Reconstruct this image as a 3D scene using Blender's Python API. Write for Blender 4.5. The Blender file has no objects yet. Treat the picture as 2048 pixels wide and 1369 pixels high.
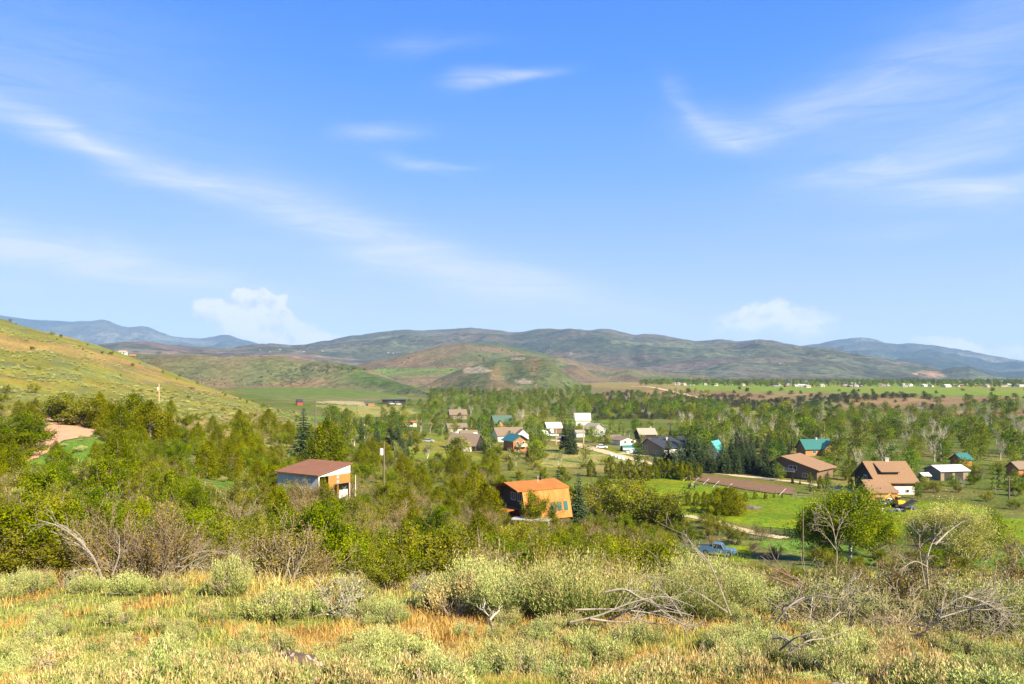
import bpy, math, random
import numpy as np
R = math.radians
random.seed(7); rng = np.random.default_rng(7)
SC = bpy.context.scene; COL = SC.collection
F = 1593.0; HY = 752.0            # focal length and horizon row in photo pixels (2048 wide)
# ------------------------------------------------------------------ camera
cam = bpy.data.cameras.new('camera'); camo = bpy.data.objects.new('camera', cam); COL.objects.link(camo)
cam.sensor_width = 36; cam.lens = F*36/2048; cam.shift_y = 67.5/2048
cam.clip_start = 0.3; cam.clip_end = 40000
camo.location = (0, 0, 0); camo.rotation_euler = (R(90), 0, 0); SC.camera = camo
# ------------------------------------------------------------------ sun + exposure
SUN_AZ, SUN_EL = R(135), R(36)
sd = bpy.data.lights.new('sun', 'SUN'); so = bpy.data.objects.new('sun', sd); COL.objects.link(so)
sd.energy = 5.0; sd.angle = R(0.5); sd.color = (1.0, 0.90, 0.70)
so.rotation_euler = (R(90)-SUN_EL, 0, math.pi-SUN_AZ)   # light comes from azimuth SUN_AZ (clockwise from +Y)
SC.view_settings.view_transform = 'Standard'; SC.view_settings.look = 'None'
SC.view_settings.gamma = 1; SC.view_settings.use_curve_mapping = False
SC.view_settings.exposure = 1.5
SC.cycles.volume_bounces = 0; SC.cycles.max_bounces = 4; SC.cycles.diffuse_bounces = 2; SC.cycles.transmission_bounces = 2
SC.cycles.use_denoising = True
# ------------------------------------------------------------------ world: sky with clouds
W = bpy.data.worlds.new('World'); SC.world = W; W.use_nodes = True
nt = W.node_tree; nt.nodes.clear()
def N(t, ty, **k):
    n = t.nodes.new(ty)
    for a, b in k.items(): setattr(n, a, b)
    return n
def math_n(t, op, a, b=None, c=None, clamp=False):
    n = N(t, 'ShaderNodeMath', operation=op); n.use_clamp = clamp
    for i, v in enumerate((a, b, c)):
        if v is None: continue
        if isinstance(v, (int, float)): n.inputs[i].default_value = v
        else: t.links.new(v, n.inputs[i])
    return n.outputs[0]
def mixc(t, fac, a, b, mode='MIX'):
    n = N(t, 'ShaderNodeMix', data_type='RGBA', blend_type=mode)
    for i, v in ((0, fac), (6, a), (7, b)):
        if isinstance(v, (int, float)): n.inputs[i].default_value = v
        elif isinstance(v, (tuple, list)): n.inputs[i].default_value = (*v[:3], 1)
        else: t.links.new(v, n.inputs[i])
    return n.outputs[2]
out = N(nt, 'ShaderNodeOutputWorld'); bg = N(nt, 'ShaderNodeBackground'); nt.links.new(bg.outputs[0], out.inputs[0])
sky = N(nt, 'ShaderNodeTexSky', sky_type='NISHITA'); sky.sun_disc = False
sky.sun_elevation = SUN_EL; sky.sun_rotation = SUN_AZ; sky.altitude = 1700; sky.air_density = 1.0; sky.dust_density = 0.6; sky.ozone_density = 2.0
SKY_STR = 0.12
tc = N(nt, 'ShaderNodeTexCoord'); sx = N(nt, 'ShaderNodeSeparateXYZ'); nt.links.new(tc.outputs['Generated'], sx.inputs[0])
az = math_n(nt, 'ARCTAN2', sx.outputs[0], sx.outputs[1]); el = math_n(nt, 'ARCSINE', sx.outputs[2])
ae = N(nt, 'ShaderNodeCombineXYZ'); nt.links.new(az, ae.inputs[0]); nt.links.new(el, ae.inputs[1])
def stretch(sxx, syy, scale, detail, rough=0.55, rot=0, dist=0.0):
    m = N(nt, 'ShaderNodeMapping'); m.inputs['Scale'].default_value = (sxx, syy, 1); m.inputs['Rotation'].default_value = (0, 0, R(rot))
    nt.links.new(ae.outputs[0], m.inputs[0])
    n = N(nt, 'ShaderNodeTexNoise', noise_dimensions='2D'); n.inputs['Scale'].default_value = scale; n.inputs['Detail'].default_value = detail
    n.inputs['Roughness'].default_value = rough; n.inputs['Distortion'].default_value = dist
    nt.links.new(m.outputs[0], n.inputs['Vector']); return n
wob = stretch(1, 2.2, 3.0, 3); wv = N(nt, 'ShaderNodeVectorMath', operation='MULTIPLY_ADD')
nt.links.new(wob.outputs['Color'], wv.inputs[0]); wv.inputs[1].default_value = (.14, .06, 0); nt.links.new(ae.outputs[0], wv.inputs[2])
def sky_pos(px, py):
    a = math.atan((px-1024)/F); return a, math.atan((HY-py)/F*math.cos(a))
def blob(px, py, ln, wd, ang, st, src, pw=2.0):
    a, e = sky_pos(px, py)
    m = N(nt, 'ShaderNodeMapping', vector_type='TEXTURE')
    off = (.07, .03) if src == wv.outputs[0] else (0, 0)
    m.inputs['Location'].default_value = (a+off[0], e+off[1], 0); m.inputs['Rotation'].default_value = (0, 0, R(ang)); m.inputs['Scale'].default_value = (ln/F, wd/F, 1)
    nt.links.new(src, m.inputs[0])
    l = N(nt, 'ShaderNodeVectorMath', operation='LENGTH')
    z = N(nt, 'ShaderNodeVectorMath', operation='MULTIPLY'); z.inputs[1].default_value = (1, 1, 0)
    nt.links.new(m.outputs[0], z.inputs[0]); nt.links.new(z.outputs[0], l.inputs[0])
    p = math_n(nt, 'POWER', l.outputs['Value'], pw)
    ex = math_n(nt, 'EXPONENT', math_n(nt, 'MULTIPLY', p, -1.0))
    return math_n(nt, 'MULTIPLY', ex, st)
def total(vals):
    s = vals[0]
    for v in vals[1:]: s = math_n(nt, 'ADD', s, v)
    return s
src = wv.outputs[0]
cir = [(40,238,150,24,-20,.62),(190,290,170,20,-22,.68),(350,355,170,24,-20,.60),(560,430,240,44,-18,.55),(780,490,230,48,-20,.62),(950,548,170,34,-18,.75),(1080,575,150,36,-8,.6),
       (30,500,220,34,-6,.75),(230,540,220,30,-9,.62),(430,575,200,24,-8,.42),
       (1340,215,60,18,-40,.4),(1420,250,90,26,-12,.85),(1560,225,170,30,8,.55),(1800,170,230,60,18,.38),(2000,90,240,120,20,.30),
       (1950,290,260,60,15,.55),(1760,350,200,26,4,.45),(1860,375,120,18,-10,.55),(2000,385,140,20,6,.6),(1950,420,170,32,-4,.4),
       (1000,148,70,13,2,.75),(1060,152,45,10,-4,.45),(760,262,85,22,6,.62),(840,332,55,12,-12,.6),(900,336,50,7,4,.4),(880,78,110,16,5,.32),
       (130,190,300,60,-8,.32),(60,60,260,80,0,.22),(1780,482,110,14,0,.35),(10,572,60,12,0,.4),(1240,640,180,34,0,.4),(620,540,420,120,-6,.22)]
csum = total([blob(*c, src) for c in cir])
fib = stretch(1.2, 9.0, 6.0, 9, .68, 12, .8)
fr = N(nt, 'ShaderNodeMapRange'); fr.inputs[1].default_value = .30; fr.inputs[2].default_value = .72; fr.inputs[3].default_value = .45; fr.inputs[4].default_value = 1.25
nt.links.new(fib.outputs[0], fr.inputs[0])
cfac = math_n(nt, 'MULTIPLY', csum, fr.outputs[0])
# cumulus heaps low over the hills
cw = stretch(1, 1, 34, 7, .62); cv = N(nt, 'ShaderNodeVectorMath', operation='MULTIPLY_ADD')
nt.links.new(cw.outputs['Color'], cv.inputs[0]); cv.inputs[1].default_value = (.035, .030, 0); nt.links.new(ae.outputs[0], cv.inputs[2])
cvo = N(nt, 'ShaderNodeVectorMath', operation='SUBTRACT'); nt.links.new(cv.outputs[0], cvo.inputs[0]); cvo.inputs[1].default_value = (.0175, .015, 0)
cum = [(412,610,30,16,0,1.0),(440,625,40,16,0,.9),(503,600,34,20,0,1.5),(535,606,34,14,0,1.3),(470,622,40,22,0,1.1),(545,628,36,22,0,1.1),(500,640,90,26,0,.8),(560,668,110,24,0,.9),(640,682,60,14,0,.8),
       (1480,640,50,20,0,.7),(1540,625,60,24,0,.95),(1620,640,50,26,0,.6),(1560,665,150,30,0,.55),(1880,690,70,16,0,.8),(1980,705,90,18,0,.9),(1250,662,120,30,0,.3)]
ks = total([blob(*c, cvo.outputs[0], 4.0) for c in cum])
kf = N(nt, 'ShaderNodeMapRange', interpolation_type='SMOOTHSTEP'); kf.inputs[1].default_value = .25; kf.inputs[2].default_value = 1.1; kf.inputs[4].default_value = .95
nt.links.new(ks, kf.inputs[0])
KS = 1/(SKY_STR*2**SC.view_settings.exposure)
gr = N(nt, 'ShaderNodeValToRGB'); ge = gr.color_ramp.elements
stops = [(0, (.66,.75,1.0)), (.16, (.54,.67,1.0)), (.32, (.37,.565,1.0)), (.55, (.185,.435,1.0)), (.80, (.088,.325,1.0)), (1, (.058,.265,1.0))]
while len(ge) < len(stops): ge.new(.5)
for e_, (p_, c_) in zip(ge, stops): e_.position = p_; e_.color = (*c_, 1)
nt.links.new(math_n(nt, 'DIVIDE', el, .46, clamp=True), gr.inputs[0])
gs = N(nt, 'ShaderNodeVectorMath', operation='SCALE'); nt.links.new(gr.outputs[0], gs.inputs[0]); gs.inputs['Scale'].default_value = KS
skyc = mixc(nt, .94, sky.outputs[0], gs.outputs[0])
cl = mixc(nt, math_n(nt, 'MINIMUM', math_n(nt, 'MULTIPLY', cfac, .62), .8), skyc, tuple(v*KS for v in (.80,.87,1.0)))
cb = stretch(1, 1.3, 30, 8, .6); cbr = N(nt, 'ShaderNodeMapRange'); cbr.inputs[1].default_value = .30; cbr.inputs[2].default_value = .50; nt.links.new(cb.outputs[0], cbr.inputs[0])
cl2 = mixc(nt, kf.outputs[0], cl, mixc(nt, cbr.outputs[0], tuple(v*KS for v in (.66,.76,.97)), tuple(v*KS for v in (.97,.98,1.02))))
nt.links.new(cl2, bg.inputs[0]); bg.inputs[1].default_value = SKY_STR
W.cycles.sampling_method = 'MANUAL'; W.cycles.sample_map_resolution = 512

# ------------------------------------------------------------------ helpers
def fract_hash(ix, iy, s):
    h = np.sin(ix*127.1+iy*311.7+s*74.7)*43758.5453
    return h-np.floor(h)
def vnoise(x, y, s=0):
    ix = np.floor(x); iy = np.floor(y); fx = x-ix; fy = y-iy
    fx = fx*fx*(3-2*fx); fy = fy*fy*(3-2*fy)
    a = fract_hash(ix, iy, s); b = fract_hash(ix+1, iy, s); c = fract_hash(ix, iy+1, s); d = fract_hash(ix+1, iy+1, s)
    return (a*(1-fx)+b*fx)*(1-fy)+(c*(1-fx)+d*fx)*fy
def fbm(x, y, s=0, o=4):
    x = np.asarray(x, float); y = np.asarray(y, float)
    t = 0; a = .5; n = 0
    for i in range(o):
        t = t+a*vnoise(x*2**i, y*2**i, s+i*3.1); n += a; a *= .5
    return t/n
def ss(a, b, x): 
    t = np.clip((x-a)/(b-a), 0, 1); return t*t*(3-2*t)
class MB:
    def __init__(s): s.V = []; s.Fc = []; s.n = 0; s.val = []
    def add(s, V, faces, mat=0, val=.5):
        V = np.asarray(V, float).reshape(-1, 3); faces = np.asarray(faces, int)
        if faces.ndim == 1: faces = faces[None]
        s.V.append(V); s.Fc.append((faces+s.n, mat)); s.n += len(V)
        s.val.append(np.broadcast_to(np.asarray(val, float), (len(V),)))
        return s
    def poly(s, pts, mat=0, val=.5): return s.add(pts, [list(range(len(pts)))], mat, val)
    def box(s, c, d, mat=0, rz=0, rx=0, ry=0, val=.5):
        x, y, z = [v/2 for v in d]
        P = np.array([(-x,-y,-z),(x,-y,-z),(x,y,-z),(-x,y,-z),(-x,-y,z),(x,-y,z),(x,y,z),(-x,y,z)])
        if rx: ca, sa = math.cos(rx), math.sin(rx); P = P@np.array([[1,0,0],[0,ca,sa],[0,-sa,ca]])
        if ry: ca, sa = math.cos(ry), math.sin(ry); P = P@np.array([[ca,0,-sa],[0,1,0],[sa,0,ca]])
        if rz: ca, sa = math.cos(rz), math.sin(rz); P = P@np.array([[ca,sa,0],[-sa,ca,0],[0,0,1]])
        return s.add(P+np.array(c), [(0,3,2,1),(4,5,6,7),(0,1,5,4),(1,2,6,5),(2,3,7,6),(3,0,4,7)], mat, val)
    def extrude(s, prof, axis, a, b, mat=0, val=.5):
        # prof: 2D points; axis 'x': prof=(y,z) from x=a..b ; axis 'y': prof=(x,z)
        n = len(prof); P = []
        for t in (a, b):
            for (u, v) in prof: P.append((t, u, v) if axis == 'x' else (u, t, v))
        s.add(P, [(i, (i+1) % n, (i+1) % n+n, i+n) for i in range(n)], mat, val)
        s.Fc.append((np.array([list(range(n))[::-1]])+s.n-2*n, mat)); s.Fc.append((np.array([[i+n for i in range(n)]])+s.n-2*n, mat))
        return s
    def tube(s, pts, rad, sides=4, mat=0, val=.5):
        pts = np.asarray(pts, float); n = len(pts); rad = np.broadcast_to(rad, (n,))
        d = np.gradient(pts, axis=0); d /= np.linalg.norm(d, axis=1)[:, None]+1e-9
        up = np.where(np.abs(d[:, 2:3]) > .9, [[1., 0, 0]], [[0, 0, 1.]])
        a = np.cross(d, up); a /= np.linalg.norm(a, axis=1)[:, None]+1e-9; b = np.cross(d, a)
        th = np.arange(sides)*2*math.pi/sides
        V = pts[:, None]+rad[:, None, None]*(np.cos(th)[None, :, None]*a[:, None]+np.sin(th)[None, :, None]*b[:, None])
        fs = [(i*sides+j, i*sides+(j+1) % sides, (i+1)*sides+(j+1) % sides, (i+1)*sides+j) for i in range(n-1) for j in range(sides)]
        s.add(V.reshape(-1, 3), fs, mat, val)
        if sides > 3 or True:
            s.Fc.append((np.array([[i for i in range(sides)]])+s.n-n*sides, mat)); s.Fc.append((np.array([[(n-1)*sides+i for i in range(sides)]])+s.n-n*sides, mat))
        return s
    def leaves(s, P, size, mat=0, val=None, aspect=.55, axis=None, jit=1.0):
        P = np.asarray(P, float); n = len(P)
        if n == 0: return s
        a = rng.normal(size=(n, 3))
        if axis is not None: a = a*jit+np.asarray(axis)
        a /= np.linalg.norm(a, axis=1)[:, None]+1e-9
        c = rng.normal(size=(n, 3)); b = np.cross(a, c); b /= np.linalg.norm(b, axis=1)[:, None]+1e-9
        sz = np.broadcast_to(size, (n,))*rng.uniform(.7, 1.3, n)
        a = a*sz[:, None]*.5; b = b*(sz*aspect)[:, None]*.5
        V = np.stack([P+a, P+b, P-a, P-b], 1).reshape(-1, 3)
        f = np.arange(n*4).reshape(n, 4)
        v = rng.random(n) if val is None else np.broadcast_to(val, (n,))
        return s.add(V, f, mat, np.repeat(v, 4))
    def mesh(s, name, mats, smooth=False):
        me = bpy.data.meshes.new(name)
        V = np.concatenate(s.V).astype(np.float32); me.vertices.add(len(V)); me.vertices.foreach_set('co', V.ravel())
        lv = []; ls = []; lt = []; mi = []; st = 0
        for f, m in s.Fc:
            k = f.shape[1]; lv.append(f.ravel()); ls.append(st+np.arange(len(f))*k); lt.append(np.full(len(f), k)); mi.append(np.full(len(f), m)); st += f.size
        lv = np.concatenate(lv).astype(np.int32); ls = np.concatenate(ls).astype(np.int32); mi = np.concatenate(mi).astype(np.int32)
        me.loops.add(len(lv)); me.loops.foreach_set('vertex_index', lv)
        me.polygons.add(len(ls)); me.polygons.foreach_set('loop_start', ls); me.polygons.foreach_set('material_index', mi)
        me.polygons.foreach_set('use_smooth', np.full(len(ls), bool(smooth)))
        for m in (mats if isinstance(mats, (list, tuple)) else [mats]): me.materials.append(m)
        at = me.attributes.new('v', 'FLOAT', 'POINT'); at.data.foreach_set('value', np.concatenate(s.val).astype(np.float32))
        me.update(calc_edges=True); me.validate()
        return me
    def build(s, name, mats, parent=None, smooth=False):
        o = bpy.data.objects.new(name, s.mesh(name, mats, smooth)); COL.objects.link(o)
        if parent: o.parent = parent
        return o
def tag(o, label=None, cat=None, group=None, kind=None):
    if label: o['label'] = label
    if cat: o['category'] = cat
    if group: o['group'] = group
    if kind: o['kind'] = kind
    return o
def thing(name, label, cat, loc=(0,0,0), rz=0, group=None):
    o = bpy.data.objects.new(name, None); COL.objects.link(o); o.location = loc; o.rotation_euler = (0, 0, rz); o.empty_display_size = .2
    return tag(o, label, cat, group)
# ------------------------------------------------------------------ materials
def newmat(name):
    m = bpy.data.materials.new(name); m.use_nodes = True; t = m.node_tree; t.nodes.clear()
    o = N(t, 'ShaderNodeOutputMaterial'); return m, t, o
def noise(t, scale, detail=3, rough=.55, vec=None, coord='Object', s3=None):
    n = N(t, 'ShaderNodeTexNoise'); n.inputs['Scale'].default_value = scale; n.inputs['Detail'].default_value = detail; n.inputs['Roughness'].default_value = rough
    c = vec
    if c is None: c = N(t, 'ShaderNodeTexCoord').outputs[coord]
    if s3:
        mp = N(t, 'ShaderNodeMapping'); mp.inputs['Scale'].default_value = s3; t.links.new(c, mp.inputs[0]); c = mp.outputs[0]
    t.links.new(c, n.inputs['Vector']); return n.outputs['Fac']
def ramp(t, fac, stops):
    r = N(t, 'ShaderNodeValToRGB'); e = r.color_ramp.elements
    while len(e) < len(stops): e.new(.5)
    for el_, (p, c) in zip(e, stops): el_.position = p; el_.color = (*c, 1)
    t.links.new(fac, r.inputs[0]); return r.outputs[0]
def satc(c, s, k):
    l = .3*c[0]+.6*c[1]+.1*c[2]; return tuple(max(.002, (l+(v-l)*s)*k) for v in c)
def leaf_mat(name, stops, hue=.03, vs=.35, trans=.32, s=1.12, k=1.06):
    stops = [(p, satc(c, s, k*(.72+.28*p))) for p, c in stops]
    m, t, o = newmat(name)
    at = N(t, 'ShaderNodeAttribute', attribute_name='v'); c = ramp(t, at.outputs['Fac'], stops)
    oi = N(t, 'ShaderNodeObjectInfo'); h = N(t, 'ShaderNodeHueSaturation')
    t.links.new(c, h.inputs['Color'])
    t.links.new(math_n(t, 'MULTIPLY_ADD', oi.outputs['Random'], hue, .5-hue/2), h.inputs['Hue'])
    r2 = math_n(t, 'FRACT', math_n(t, 'MULTIPLY', oi.outputs['Random'], 17.31))
    t.links.new(math_n(t, 'MULTIPLY_ADD', r2, vs*2, 1-vs), h.inputs['Value'])
    d = N(t, 'ShaderNodeBsdfDiffuse'); tr = N(t, 'ShaderNodeBsdfTranslucent'); mx = N(t, 'ShaderNodeMixShader'); mx.inputs[0].default_value = trans
    t.links.new(h.outputs[0], d.inputs[0]); t.links.new(h.outputs[0], tr.inputs[0])
    t.links.new(d.outputs[0], mx.inputs[1]); t.links.new(tr.outputs[0], mx.inputs[2]); t.links.new(mx.outputs[0], o.inputs[0])
    return m
def solid(name, c, rough=.7, metal=0, nz=0, nscale=3, c2=None, bump=0, s3=None, spec=.3):
    m, t, o = newmat(name); b = N(t, 'ShaderNodeBsdfPrincipled'); t.links.new(b.outputs[0], o.inputs[0])
    b.inputs['Roughness'].default_value = rough; b.inputs['Metallic'].default_value = metal; b.inputs['Specular IOR Level'].default_value = spec
    if nz or c2:
        f = noise(t, nscale, 5, .6, s3=s3)
        mr = N(t, 'ShaderNodeMapRange'); mr.inputs[1].default_value = .3; mr.inputs[2].default_value = .7; t.links.new(f, mr.inputs[0])
        cc = mixc(t, mr.outputs[0], c, c2 if c2 else tuple(v*(1-nz) for v in c)); t.links.new(cc, b.inputs['Base Color'])
        if bump:
            bp = N(t, 'ShaderNodeBump'); bp.inputs['Strength'].default_value = bump; t.links.new(f, bp.inputs['Height']); t.links.new(bp.outputs[0], b.inputs['Normal'])
    else: b.inputs['Base Color'].default_value = (*c, 1)
    return m
def ribbed(name, c, c2, scale, rough=.5, axis=0):
    m, t, o = newmat(name); b = N(t, 'ShaderNodeBsdfPrincipled'); t.links.new(b.outputs[0], o.inputs[0]); b.inputs['Roughness'].default_value = rough
    w = N(t, 'ShaderNodeTexWave', bands_direction='XYZ'[axis]); w.inputs['Scale'].default_value = scale; w.inputs['Distortion'].default_value = .15
    t.links.new(N(t, 'ShaderNodeTexCoord').outputs['Object'], w.inputs['Vector'])
    n = noise(t, 1.2, 4); f = mixc(t, w.outputs['Fac'], c, c2); t.links.new(mixc(t, math_n(t, 'MULTIPLY', n, .35), f, tuple(v*.6 for v in c)), b.inputs['Base Color'])
    bp = N(t, 'ShaderNodeBump'); bp.inputs['Strength'].default_value = .4; t.links.new(w.outputs['Fac'], bp.inputs['Height']); t.links.new(bp.outputs[0], b.inputs['Normal'])
    return m
def ground_mat(name, fine, mid, bump=.5, dots=None, var=.45):
    m, t, o = newmat(name); b = N(t, 'ShaderNodeBsdfPrincipled'); t.links.new(b.outputs[0], o.inputs[0]); b.inputs['Roughness'].default_value = .95; b.inputs['Specular IOR Level'].default_value = .1
    at = N(t, 'ShaderNodeAttribute', attribute_name='Col'); c = at.outputs['Color']
    f1 = noise(t, fine, 5, .65); f2 = noise(t, mid, 5, .6)
    def mr(f, a, b2, lo, hi):
        n = N(t, 'ShaderNodeMapRange'); n.inputs[1].default_value = a; n.inputs[2].default_value = b2; n.inputs[3].default_value = lo; n.inputs[4].default_value = hi; t.links.new(f, n.inputs[0]); return n.outputs[0]
    g1 = N(t, 'ShaderNodeVectorMath', operation='SCALE'); t.links.new(c, g1.inputs[0]); t.links.new(mr(f1, .3, .7, 1-var, 1+var), g1.inputs['Scale'])
    g2 = N(t, 'ShaderNodeVectorMath', operation='SCALE'); t.links.new(g1.outputs[0], g2.inputs[0]); t.links.new(mr(f2, .3, .7, .75, 1.25), g2.inputs['Scale'])
    cc = g2.outputs[0]
    f3 = noise(t, mid*.7, 6, .7); cc = mixc(t, mr(f3, .48, .62, 0, .45), cc, mixc(t, 1, cc, (1.25, .88, .8), 'MULTIPLY'))
    if dots:
        for (sc_, dc, dens) in dots:
            vo = N(t, 'ShaderNodeTexVoronoi'); vo.inputs['Scale'].default_value = sc_; t.links.new(N(t, 'ShaderNodeTexCoord').outputs['Object'], vo.inputs['Vector'])
            pn = noise(t, sc_*.08, 3)
            th = mr(pn, .4, .62, .05, dens)
            k = math_n(t, 'LESS_THAN', vo.outputs['Distance'], th)
            cc = mixc(t, math_n(t, 'MULTIPLY', k, .8), cc, dc)
    t.links.new(cc, b.inputs['Base Color'])
    bp = N(t, 'ShaderNodeBump'); bp.inputs['Strength'].default_value = bump; bp.inputs['Distance'].default_value = 1.0/fine; t.links.new(f1, bp.inputs['Height']); t.links.new(bp.outputs[0], b.inputs['Normal'])
    return m
# ------------------------------------------------------------------ terrain height
cols = {   # photo column: [(depth, height)]
 -500: [(20,-5),(40,-5),(60,-3),(110,3),(200,25),(300,55),(400,85),(500,90),(800,70),(1200,30),(2000,-10)],
 -250: [(20,-5.3),(40,-6.5),(60,-6.5),(110,-3),(160,3),(220,14),(300,33),(370,50),(480,48),(750,30),(1000,0),(2000,-15)],
 0:    [(20,-5.5),(35,-8.0),(60,-9.9),(110,-9.8),(160,-7.0),(220,-1.1),(300,12.0),(360,25.9),(440,26),(600,14),(900,-12),(2000,-18)],
 150:  [(20,-5.4),(35,-8.2),(60,-10.4),(110,-8.5),(160,-8.6),(220,-4.0),(300,6),(380,17.6),(450,17),(650,2),(900,-18),(2000,-18)],
 300:  [(20,-5.3),(35,-8.5),(60,-11.3),(100,-12.0),(150,-10.5),(200,-9.0),(260,-6.2),(320,-1.5),(400,6.6),(480,3),(650,-12),(900,-20),(2000,-18)],
 430:  [(20,-5.3),(35,-8.7),(60,-11.9),(100,-13.6),(150,-13.3),(200,-12),(260,-10.4),(320,-8.6),(390,-6.2),(480,-13),(650,-21),(900,-21),(2000,-18)],
 560:  [(20,-5.4),(35,-8.9),(60,-12.5),(95,-15.2),(150,-16.6),(200,-16),(260,-14.5),(330,-13.0),(430,-21),(700,-23),(900,-21.5),(1100,-17),(2000,-14)],
 700:  [(20,-5.4),(35,-9.0),(60,-12.9),(95,-16),(150,-19.2),(200,-21),(260,-22.0),(330,-23.0),(450,-25.5),(600,-26.2),(800,-25),(1000,-22),(1200,-18),(2000,-15)],
 850:  [(19,-5.2),(35,-9.2),(60,-13.6),(95,-18),(150,-22.5),(200,-24.5),(260,-26),(330,-27.0),(450,-28),(800,-28),(1100,-26),(1500,-22),(2000,-18)],
 1024: [(18,-5.0),(35,-9.4),(60,-14.4),(95,-19.6),(120,-22.2),(150,-24.4),(190,-26.6),(260,-28.2),(355,-29),(500,-29.2),(800,-29),(1200,-26),(1600,-22),(2000,-18)],
 1180: [(18,-5.0),(35,-9.8),(60,-15.2),(95,-21.2),(125,-25.2),(150,-26.8),(190,-28),(260,-28.8),(355,-29),(800,-29),(900,-28),(1000,-27),(1100,-22.8),(1250,-19.6),(1600,-17.5),(2000,-17)],
 1300: [(17,-4.9),(35,-9.8),(60,-15.5),(95,-22),(125,-27),(150,-28.4),(260,-29),(850,-28.8),(920,-27.2),(1050,-13.2),(1200,-13.6),(1600,-16.2),(2200,-16.6)],
 1500: [(17,-4.9),(35,-9.9),(60,-15.7),(95,-22.7),(125,-28.1),(150,-28.9),(260,-29.3),(740,-29.2),(800,-28),(950,-16.8),(1100,-17.2),(1600,-17.6),(2200,-17)],
 1700: [(17,-5.1),(35,-9.9),(60,-16),(95,-23),(125,-28.4),(150,-29.2),(260,-29.5),(620,-29.6),(660,-28),(770,-18.1),(1100,-18),(1600,-17.6),(2200,-17)],
 2048: [(17,-5.2),(35,-9.9),(60,-16.2),(95,-23),(125,-28.5),(160,-29.4),(260,-29.6),(490,-30),(530,-29),(610,-18.2),(1100,-18),(1600,-17.6),(2200,-17)],
 2500: [(17,-5.2),(35,-9.9),(60,-16.2),(95,-23),(125,-28.5),(160,-29.4),(260,-29.6),(420,-30),(450,-29),(520,-18.2),(1100,-18),(1600,-17.6),(2200,-17)],
}
LY0, LY1, NR, NC = math.log(2.0), math.log(16000.), 420, 200
PX0, PX1 = -500., 2500.
ly = np.linspace(LY0, LY1, NR); pxs = np.linspace(PX0, PX1, NC)
keys = sorted(cols); tab0 = []
for k in keys:
    c = [(2., -1.85), (6., -2.42)]+cols[k]+[(4000., -17), (16000., -22)]
    tab0.append(np.interp(ly, [math.log(a) for a, b in c], [b for a, b in c]))
tab0 = np.array(tab0)      # key x row
TAB = np.array([[0.]*NC]*NR)
for r in range(NR): TAB[r] = np.interp(pxs, keys, tab0[:, r])
for _ in range(3):
    TAB[1:-1] = (TAB[:-2]+2*TAB[1:-1]+TAB[2:])/4
for _ in range(10):
    TAB[:, 1:-1] = (TAB[:, :-2]+2*TAB[:, 1:-1]+TAB[:, 2:])/4
def H(x, y):
    x = np.asarray(x, float); y = np.asarray(y, float)
    yy = np.maximum(y, 12.0); px = 1024+F*x/yy
    fy = (np.log(np.maximum(y, 2.0))-LY0)/(LY1-LY0)*(NR-1); fx = (np.clip(px, PX0, PX1)-PX0)/(PX1-PX0)*(NC-1)
    i = np.clip(fy.astype(int), 0, NR-2); j = np.clip(fx.astype(int), 0, NC-2); a = np.clip(fy-i, 0, 1); b = np.clip(fx-j, 0, 1)
    z = (TAB[i, j]*(1-b)+TAB[i, j+1]*b)*(1-a)+(TAB[i+1, j]*(1-b)+TAB[i+1, j+1]*b)*a
    z = z+(fbm(x*.35, y*.35, 5, 3)-.5)*.28*ss(2, 12, y)
    amp = ss(20, 60, y)*(1-ss(110, 170, y)*ss(1150, 1300, px))*1.2
    z = z+(fbm(x*.06, y*.06, 9, 3)-.5)*amp
    slope = ss(0, 500, 560-px)*ss(150, 260, y)
    z = z+(fbm(x*.03+3, y*.03, 12, 4)-.5)*5*slope
    ben = ss(1150, 1300, px)*ss(450, 600, y)*(1-ss(900, 1100, y))
    z = z+(fbm(x*.02, y*.008, 15, 4)-.5)*7*ben*ss(-29, -26, z)*(1-ss(-20, -18, z))
    z = np.where(y < 2, z+(2-y)*.12, z)
    return z
def G(px, Y): x = (px-1024)/F*Y; return x, float(H(x, Y))
def PY(z, Y): return HY-F*z/Y
# ================================================================== setting
M = {}
M['ground'] = ground_mat('ground_cover', 1.3, .06, .6)
M['hill'] = ground_mat('hill_cover', .08, .008, .5, dots=[(.13, (.04,.05,.022), .45)], var=.42)
M['mountain'] = ground_mat('mountain_cover', .02, .0025, .5, dots=[(.016, (.03,.045,.025), .42), (.007, (.035,.05,.03), .3)], var=.5)
def grid_mesh(name, X, Y, Z, C, mat):
    nr, nc = X.shape; b = MB()
    idx = np.arange(nr*nc).reshape(nr, nc)
    f = np.stack([idx[:-1, :-1], idx[:-1, 1:], idx[1:, 1:], idx[1:, :-1]], -1).reshape(-1, 4)
    b.add(np.stack([X, Y, Z], -1).reshape(-1, 3), f)
    o = b.build(name, mat, smooth=True)
    at = o.data.color_attributes.new('Col', 'FLOAT_COLOR', 'POINT')
    C = C.reshape(-1, 3); lum = C@np.array([.3, .6, .1]); kk, sg_ = ((.78, 1.10) if name == 'ground' else (.66, .98) if name in ('table_hill', 'brown_knoll', 'brown_ridge') else (.62, .80)); C = np.clip((lum[:, None]+(C-lum[:, None])*sg_)*kk, .003, 1)
    c4 = np.ones((nr*nc, 4), np.float32); c4[:, :3] = C; at.data.foreach_set('color', c4.ravel())
    return o
def inpoly(px, py, P):
    r = np.zeros(px.shape, bool); n = len(P)
    for i in range(n):
        x1, y1 = P[i]; x2, y2 = P[(i+1) % n]
        if y1 == y2: continue
        c = ((y1 > py) != (y2 > py)) & (px < (x2-x1)*(py-y1)/(y2-y1)+x1); r ^= c
    return r
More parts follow.
